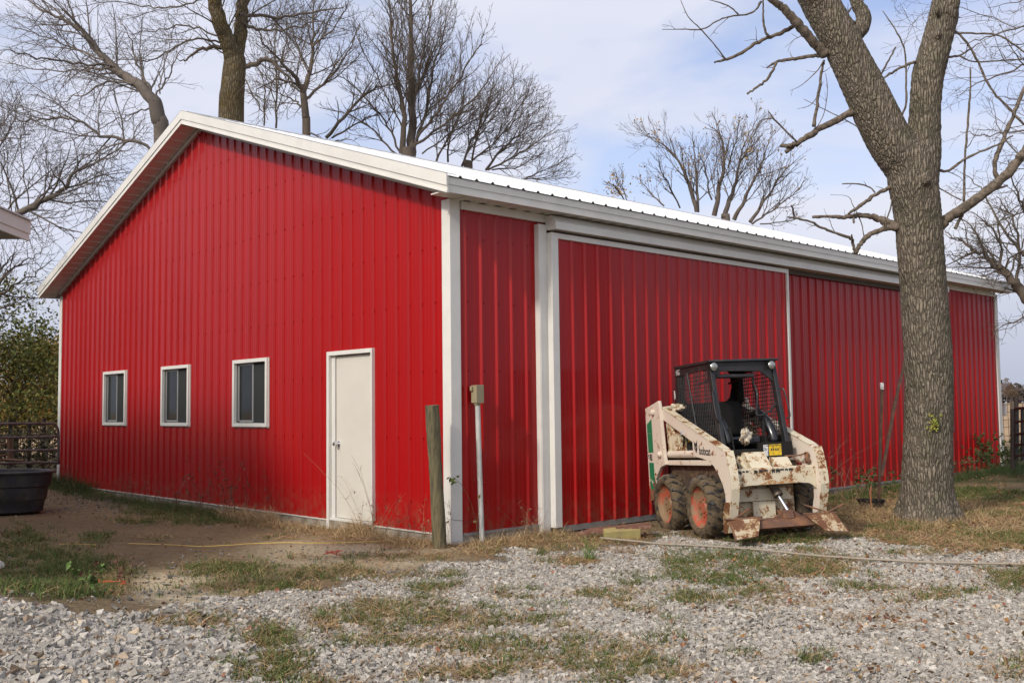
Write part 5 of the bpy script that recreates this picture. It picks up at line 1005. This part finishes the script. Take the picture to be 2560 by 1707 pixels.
# hose and cords
def laid(name, pts, r, m, label, cat, wig=.012, z=.028, seed=0):
    r_ = np.random.default_rng(seed); P = []
    for a, b in pts: q = onz(a, b, -.09); P.append([q[0], q[1], 0, r])
    l = smoothline(P, 12); l[:, :2] += np.cumsum(r_.normal(0, wig * .2, (len(l), 2)), 0) * .3; l[:, 2] = hgt(l[:, 0], l[:, 1]) + z + r
    return tag((lambda mm: (mm.tube(l[:, :3], r, 8), mm.build(name, m, smooth=True, sharp=0))[1])(MB()), label, cat)
laid('garden_hose', [(1500, 1352), (1600, 1361), (1700, 1368), (1800, 1372), (1900, 1381), (2000, 1391), (2100, 1399), (2200, 1405), (2300, 1410), (2420, 1414), (2600, 1420), (2750, 1425)], .011, mat('pale_hose', (.27, .225, .17), rough=.6), 'pale garden hose snaking over the gravel in front of the loader', 'hose')
laid('yellow_cord', [(320, 1359), (420, 1361), (500, 1366), (574, 1364), (650, 1360), (760, 1361), (900, 1360), (1000, 1352), (1060, 1345)], .0048, mat('yellow_cord_mat', (.50, .34, .09), rough=.6), 'long yellow cord lying across the dirt towards the barn corner', 'cord', z=.02)
laid('yellow_cord', [(147, 1363), (190, 1362), (240, 1364)], .006, mat('dull_yellow', (.42, .28, .08), rough=.7), 'short yellow cord end showing at the far left of the dirt', 'cord', z=.02)
def tangle(c, n_, w_, h__, m, label, seed):
    r_ = np.random.default_rng(seed); P = []
    for k in range(n_): q = onz(c[0] + r_.uniform(-w_, w_), c[1] + r_.uniform(-h__, h__), -.09); P.append([q[0], q[1], float(hgt(q[0], q[1])) + r_.uniform(.02, .07), .004])
    l = smoothline(P, 6); m_ = MB(); m_.tube(l[:, :3], .004, 6); return tag(m_.build('twine', m, smooth=True, sharp=0), label, 'twine')
tangle((275, 1478), 9, 42, 7, mat('orange_twine', (.60, .10, .03), rough=.7), 'bright orange twine tangled in the weeds above the gravel pile', 3)
tangle((833, 1391), 8, 26, 3, mat('red_twine', (.42, .06, .04), rough=.7), 'small red twine scrap on the dirt below the entry door', 4)
# boards in front of the sliding door
def slab(name, px4, z0, z1, m, label, cat='board', bev=.004):
    q = [onz(a, b, z) for a, b, z in px4]; m_ = MB(); V = [(p[0], p[1], p[2] - (z1 - z0)) for p in q] + [tuple(p) for p in q]
    m_.add(V, [[3, 2, 1, 0], [4, 5, 6, 7], [0, 1, 5, 4], [1, 2, 6, 5], [2, 3, 7, 6], [3, 0, 4, 7]]); return tag(m_.build(name, m, bevel=bev), label, cat)
M['oldboard'] = mat('red_brown_board', (.125, .052, .032), rough=.8, second=(.20, .11, .07), vscale=6, stretch=(1, 6, 1))
M['yellowboard'] = mat('yellow_board', (.42, .35, .13), rough=.7, second=(.33, .26, .11), vscale=5, bump=.2, bscale=30)
slab('plank', [(1444, 1331, -.04), (1628, 1313, .045), (1622, 1305, .045), (1478, 1318, .0)], 0, .03, M['oldboard'], 'red-brown plank propped on a yellow block under the sliding door')
slab('timber_block', [(1512, 1330, .005), (1601, 1322, .005), (1597, 1313, .005), (1508, 1320, .005)], 0, .115, M['yellowboard'], 'short yellow timber block lying under a brown plank by the door', 'block')
# steel bars by the tree
a0, a1 = onz(2196, 1262, -.07), None
a0 = at(2197, 1250, 13.6); a1 = at(2205, 972, 13.6); m_ = MB(); m_.tube([a0, a1], .024, 4); b_ = m_.build('steel_bar', M['rustbar']); tag(b_, 'upright rusty bar with a white painted tip against the side wall', 'bar')
m_ = MB(); m_.tube([a1 - [0, 0, .005], a1 + [0, 0, .085]], .0275, 4); m_.build('painted_tip', M['wdecal'], b_)
m_ = MB(); m_.tube([at(2204, 1190, 13.2), at(2237, 1010, 13.4), at(2275, 845, 13.6)], [.024, .026, .02], 4); tag(m_.build('steel_bar', M['rustbar']), 'dark rusty bar leaning diagonally into the big tree trunk', 'bar')
# black tub with orange rusty bracket, by the tree foot
tb = onz(2178, 1270, -.07) - np.array([0, 0, .07]); bk = thing('planter_bucket', 'battered black bucket sitting in straw left of the big tree', 'bucket', tb)
m_ = MB(); m_.lathe([(.001, 0), (.11, 0), (.145, .17), (.155, .175), (.155, .19), (.135, .19), (.10, .03), (.001, .03)], tb, 'z', 20, 1.25, 1); m_.build('shell', M['blkm'], bk, smooth=True)
m_ = MB(); m_.tube([tb + [.09, -.17, .06], tb + [.05, -.10, .30], tb + [.0, .02, .36]], .014, 5); m_.build('bracket', mat('orange_rusted', (.22, .08, .03), rough=.9), bk)
# stock tank
tk = onz(-38, 1300, -.08); tk = tk + (onz(-38, 1262, -.08) - tk) * .5
kk = thing('stock_tank', 'black plastic oval stock tank standing at the left edge', 'tank', tk); m_ = MB()
m_.lathe([(.001, 0), (.40, 0), (.42, .02), (.435, .17), (.445, .19), (.455, .36), (.47, .38), (.485, .55), (.51, .56), (.515, .585), (.50, .60), (.475, .595), (.46, .56), (.42, .04), (.001, .03)], tk, 'z', 48, 2.05, 1.0)
th_ = math.radians(41); V = m_.v[0] - tk; Rz = np.array([[math.cos(th_), -math.sin(th_), 0], [math.sin(th_), math.cos(th_), 0], [0, 0, 1]]); m_.v[0] = V @ Rz.T + tk
m_.build('shell', mat('black_plastic', (.022, .022, .025), rough=.5, second=(.05, .042, .035), vscale=5), kk, smooth=True, sharp=30)
# tube gate at the left
M['galv'] = mat('dull_gate_tube', (.15, .12, .115), rough=.5, metal=.3, second=(.10, .06, .05), vscale=6)
g0 = at(100, 1190, 18.6); gt = thing('tube_gate', 'weathered tube farm gate closing the gap left of the barn', 'gate', g0); D_ = 18.6
m_ = MB(); P = [(-220, 1062), (-100, 1060), (0, 1059), (120, 1058), (136, 1061), (144, 1072), (146, 1095), (146, 1160)]; l = smoothline([[*at(a, b, D_ - (146 - a) * .004), .024] for a, b in P], 4); m_.tube(l[:, :3], .024, 10); m_.build('gate_frame', M['galv'], gt, smooth=True, sharp=0)
for ya, yb in ((1096, 1091), (1129, 1124), (1161, 1155)):
    m_ = MB(); m_.tube([at(-220, ya + 2, D_ - 1.46), at(146, yb, D_)], .0225, 10); m_.build('rail', M['galv'], gt, smooth=True)
def wirefence(name, label, A, B, h0, h1, nv, nh, m, r=.004, posts=(), pr=.03, pm=None, jit=0):
    r_ = np.random.default_rng(3); A = np.array(A); B = np.array(B); th = thing(name, label, 'fence', ((A + B) / 2)); m_ = MB()
    for k in range(nh + 1): z = h0 + (h1 - h0) * k / nh; m_.tube([A + [0, 0, z], (A + B) / 2 + [0, 0, z + r_.normal(0, jit)], B + [0, 0, z]], r, 4, cap=False)
    for k in range(nv + 1): p = A + (B - A) * k / nv; dd = r_.normal(0, jit); m_.tube([p + [0, 0, h0], p + [dd, 0, h1]], r, 4, cap=False)
    m_.build('wire_mesh', m, th)
    for t in posts: p = A + (B - A) * t; m_ = MB(); m_.tube([p + [0, 0, -.3], p + [0, 0, h1 + .08]], pr, 6); m_.build('post', pm or m, th)
M['wire'] = mat('old_wire', (.09, .075, .065), rough=.7); M['darkpost'] = mat('dark_post', (.035, .026, .022), rough=.9)
wirefence('wire_fence', 'sagging wire mesh fence with dark posts seen through the left tube gate', at(-160, 1170, 23.5), at(150, 1160, 24.5), .0, 1.05, 46, 7, M['wire'], .006, (.18, .40, .58, .74, .86), .045, M['darkpost'], .04)
bg_ = thing('brown_gate', 'small rusty brown gate panel beyond the left tube gate', 'gate', at(0, 1150, 21)); m_ = MB()
for yy in (1112, 1136, 1147): m_.tube([at(-120, yy + 14, 20.6), at(24, yy - (4 if yy == 1112 else 0), 21)], .03, 6)
m_.tube([at(25, 1095, 21), at(26, 1150, 21)], .06, 6); m_.tube([at(10, 1148, 20.8), at(60, 1151, 20.6)], .03, 6); m_.build('frame', mat('brown_rust_tube', (.16, .085, .05), rough=.85), bg_, smooth=True)
# right end: black gate, posts, wire fence
bgr = thing('black_gate', 'black metal gate standing open behind the right end of the barn', 'gate', at(2545, 1160, 17)); m_ = MB()
for a, b, c in ((1021, 1020, .024), (1054, 1051, .02), (1085, 1080, .02), (1112, 1105, .02), (1140, 1128, .02)): m_.tube([at(2539, a, 16.8), at(2640, b - 6, 14.6)], c, 8)
m_.tube([at(2541, 1020, 16.8), at(2541, 1150, 16.8)], .04, 8); m_.tube([at(2556, 1020, 16.4), at(2556, 1150, 16.4)], .03, 8); m_.build('frame', M['blk'], bgr, smooth=True)
m_ = MB(); m_.tube([at(2532, 1170, 17.2), at(2531, 1022, 17.2)], .04, 8); tag(m_.build('gate_post', M['darkpost']), 'short dark post holding the black gate at the right edge', 'post')
m_ = MB(); m_.tube([at(2541, 1030, 19.5), at(2540, 989, 19.5)], .04, 6); m_.tube([at(2541, 1170, 19.5), at(2541, 1030, 19.5)], .04, 6); tag(m_.build('tee_post', M['darkpost']), 'tall thin dark fence post rising behind the black gate', 'post')
m_ = MB(); m_.tube([at(2531, 1100, 24), at(2531, 1004, 24)], .05, 6); tag(m_.build('fence_post', mat('pale_post', (.30, .24, .16), rough=.9)), 'pale wooden fence post behind the right wire fence', 'post')
m_ = MB(); m_.box(at(2509, 1025, 23), (.10, .10, .26)); m_.box(at(2509, 1025, 23) + [0, 0, .14], (.13, .13, .02)); tag(m_.build('white_box', M['white'], bevel=.01), 'small white box beyond the far right corner of the barn', 'box')
wirefence('wire_fence', 'wire fence with horizontal strands at the right edge before the tan field', at(2440, 1110, 26), at(2640, 1100, 24), .0, 1.15, 16, 6, M['wire'], .006, (.2, .9), .04, M['darkpost'], .01)
# far trees beyond the field
def tuft_tree(name, label, px, y0, y1, dep, wpx, col, seed, group=None, dens=420):
    r_ = np.random.default_rng(seed); th = thing(name, label, 'tree', at(px, y1, dep), group); m_ = MB(); mt_ = MB(); wv = wpx * dep / FPX; top = at(px, y0, dep); bot = at(px, y1, dep); H = top[2] - bot[2]
    mt_.tube([bot - [0, 0, H * .3], bot + [0, 0, H * .6]], [H * .03, H * .012], 6); mt_.build('trunk', M['twig'], th); C_ = []
    for k in range(dens): t = r_.random(); a = r_.random() * 6.28; rd = wv * .5 * math.sqrt(r_.random()) * math.sin(PI * (.12 + .85 * t)) ** .7; C_.append(bot + np.array([math.cos(a) * rd, math.sin(a) * rd, H * (.12 + .86 * t)]))
    m_.add(*leaves(C_, 5, H * .05, H * .035, [col, tuple(q * .7 for q in col)], r_)); m_.build('crown', M['blade'], th)
tuft_tree('distant_tree', 'rounded russet tree far off at the right edge horizon', 2527, 962, 994, 150, 34, (.13, .085, .05), 1)
tuft_tree('distant_tree', 'pale thin tree far off just left of the russet one at the right edge', 2517, 948, 992, 170, 20, (.22, .18, .17), 2, dens=140)
m_ = MB(); r_ = np.random.default_rng(2); C_ = [at(px, 992 - r_.random() * (14 + 6 * math.sin(px * .05)), 330 + r_.random() * 30) for px in np.linspace(-900, 3400, 5200)]
m_.add(*leaves(C_, 4, 1.3, 1.3, [(.085, .07, .065), (.11, .085, .07), (.07, .06, .055)], r_)); tag(m_.build('far_woods', M['blade']), 'hazy dark line of woods along the horizon past the fields', 'woods', kind='stuff')
m_ = MB(); C_ = [at(px, 1038 - r_.random() ** 1.6 * 38, 52 + r_.random() * 10) for px in np.linspace(-500, 175, 2600)]
m_.add(*leaves(C_, 5, .35, .14, [(.13, .10, .04), (.09, .085, .03), (.16, .10, .06)], r_)); tag(m_.build('brush', M['blade']), 'brown brush and saplings along the field edge at the left', 'brush', kind='stuff')
m_ = MB(); C_ = [at(r_.uniform(-200, 170), 1150 - r_.random() ** 1.6 * 70, 22.6 + r_.random() * 1.6) for _ in range(700)]
m_.add(*leaves(C_, 4, .12, .05, [(.045, .05, .02), (.09, .065, .035), (.06, .05, .03)], r_)); tag(m_.build('brush', M['blade']), 'dark tangle of brush caught in the sagging wire fence', 'brush', kind='stuff')
# ------------------------------------------------------------------ weeds, each clump a thing
def weed(name, label, pos, n_, h0, h1, spread, colr, seed, leafy_=.0, lcol=None, lean=(0, 0), r0=.003, side=5, group=None):
    r_ = np.random.default_rng(seed); pos = np.array([pos[0], pos[1], float(hgt(pos[0], pos[1]))]); m_ = MB(); LP = []
    for k in range(n_):
        p = pos + np.array([r_.normal(0, spread), r_.normal(0, spread), 0])
        if p[0] < .04 and p[1] > -.05: p[0 if p[1] > .3 else 1] = .06 if p[1] > .3 else -.06
        h = r_.uniform(h0, h1); dv = np.array([r_.normal(lean[0], .35), r_.normal(lean[1], .35), 0]) * h
        t = np.linspace(0, 1, 8)[:, None]; l = p + np.array([0, 0, 1]) * h * t + dv * t ** 1.7; l += r_.normal(0, .006, l.shape) * t
        l[:, 1] = np.where((l[:, 0] < .04) & (l[:, 1] > -.04) & (pos[1] < .1), -.04, l[:, 1]); l[:, 0] = np.where((l[:, 1] > .0) & (l[:, 0] < .04) & (pos[0] > 0), .04, l[:, 0])
        c_ = np.array(colr) * r_.uniform(.7, 1.3); m_.tube(l, np.linspace(r0, r0 * .35, 8), 4, cap=False, col=c_)
        for q in range(side):
            i = r_.integers(2, 8); dd = np.array([r_.normal(), r_.normal(), abs(r_.normal()) * .9]); dd = unit(dd) * h * r_.uniform(.08, .22)
            if pos[1] < .1 and pos[0] < .1: dd[1] = -abs(dd[1]) * .5
            elif pos[0] < 1: dd[0] = abs(dd[0])
            s_ = np.array([l[i], l[i] + dd * .6 + [0, 0, .01], l[i] + dd]); m_.tube(s_, [r0 * .5, r0 * .4, r0 * .25], 3, cap=False, col=c_); LP.append(s_[-1]); LP.append(s_[1])
        LP += list(l[3:])
    if leafy_ > 0:
        LP = [p for p in LP if r_.random() < leafy_]
        if LP: m_.add(*leaves(LP, 2, .012, .016 if lcol is None else lcol[0], [tuple(np.array(colr) * .8)] if lcol is None else lcol[1:], r_))
    return tag(m_.build(name, M['blade']), label, 'weed', group)
TAN = (.24, .15, .085); DK = (.10, .055, .035)
weed('dry_weed', 'tall dark seedy weeds in front of the wall, left of the entry door', (-4.35, -.30), 18, .45, .85, .22, DK, 1, .5, (.016, (.09, .06, .04), (.07, .07, .03)), (-.15, 0))
weed('dry_weed', 'feathery reddish weeds below the rightmost window', (-5.6, -.35), 20, .3, .6, .28, (.13, .075, .05), 2, .4, (.012, (.12, .08, .06)))
weed('dry_weed', 'low reddish grass stems at the foot of the wall below the middle window', (-8.2, -.3), 24, .2, .5, .35, (.16, .09, .065), 3, .2, (.010, (.2, .14, .1)))
weed('dry_weed', 'reddish grass leaning right at the far left corner of the barn', (-11.2, -.3), 30, .3, .6, .35, (.20, .11, .075), 4, .15, None, (.4, -.1))
weed('dry_weed', 'wispy tan stalks between entry door and timber post', (-.75, -.16), 9, .25, .55, .16, TAN, 5, .08)
weed('dry_weed', 'tall thin tan stalk along the right edge of the entry door', (-1.42, -.12), 7, .3, .95, .05, TAN, 6, .05)
weed('dry_weed', 'bent straw coloured stalks between conduit and door jamb', (.22, .95), 14, .15, .38, .18, TAN, 7, .06, None, (.2, -.3))
weed('dry_weed', 'bent straw coloured stalks between timber post and corner trim', (.12, -.25), 14, .12, .3, .14, TAN, 8, .05)
weed('dry_weed', 'big bare reddish weed stalks beside the loader in front of the wall', (.62, 6.1), 22, .5, 1.05, .22, (.17, .085, .06), 9, .12, (.014, (.2, .13, .1)), (.1, .25), .0045, 6)
weed('dry_weed', 'short bare weed stalks growing behind the loader attachment', (1.3, 6.3), 10, .3, .6, .2, TAN, 10, .05)
weed('broadleaf_weed', 'dark green leafy weed at the foot of the two rusty bars', (.7, 7.6), 14, .2, .5, .3, (.05, .06, .025), 11, .9, (.030, (.045, .07, .02), (.06, .08, .025)))
weed('broadleaf_weed', 'dark green leafy weeds at the far right corner of the barn', (.45, 13.6), 26, .3, .8, .32, (.05, .05, .02), 12, .9, (.040, (.04, .06, .018), (.06, .075, .025)))
weed('broadleaf_weed', 'leafy weeds against the wall just right of the big tree', (.4, 11.6), 16, .3, .7, .4, (.06, .05, .03), 13, .6, (.035, (.06, .065, .025)))
weed('broadleaf_weed', 'dark leafy weeds beyond the barn corner under the black gate', (1.6, 15.6), 24, .3, .7, .6, (.04, .045, .02), 14, .9, (.05, (.035, .05, .015)))
m_ = MB(); r_ = np.random.default_rng(3); l = smoothline([[*onx(1195, 1325, .09), .003], [*onx(1180, 1265, .09), .003], [*onx(1160, 1220, .08), .0025], [*onx(1140, 1198, .06), .002], [*onx(1133, 1193, .06), .002]], 6); m_.tube(l[:, :3], l[:, 3], 4, col=(.16, .11, .06))
l2 = smoothline([[*onx(1190, 1330, .12), .003], [*onx(1196, 1280, .14), .002], [*onx(1203, 1215, .14), .002], [*onx(1200, 1190, .13), .0015]], 6); m_.tube(l2[:, :3], l2[:, 3], 4, col=(.14, .10, .05))
m_.add(*leaves([onx(a, b, .10) for a, b in ((1122, 1195), (1128, 1198), (1131, 1207), (1134, 1204), (1145, 1193))], 2, .008, .032, [(.10, .15, .03), (.14, .17, .04)], r_)); m_.add(*leaves([onx(a, b, .10) for a, b in ((1161, 1227), (1168, 1272), (1182, 1283), (1188, 1303), (1175, 1307), (1192, 1243), (1210, 1205), (1188, 1200))], 1, .008, .032, [(.26, .20, .06), (.20, .13, .05)], r_)); tag(m_.build('vine', M['blade']), 'small climbing vine with a few leaves round corner trim and conduit', 'vine')
sp = onz(217, 1535, .0); weed('seedling', 'green broad leaved seedling standing up at the gravel pile edge', (sp[0], sp[1]), 3, .16, .26, .02, (.12, .08, .03), 20, .9, (.028, (.10, .16, .04), (.09, .14, .035)), r0=.003, side=3)
sp = onz(262, 1475, -.1); weed('seedling', 'dark red leaved weed beside the orange twine', (sp[0], sp[1]), 5, .10, .22, .12, (.10, .03, .02), 21, .9, (.012, (.12, .03, .03)), side=3)
sp = onz(1476, 1400, -.1); tufts = weed('grass_tuft', 'upright bright green grass tuft in the gravel right of the door jamb', (sp[0], sp[1]), 26, .12, .26, .03, (.10, .16, .03), 22, 0, None, (0, 0), .0035, 0)
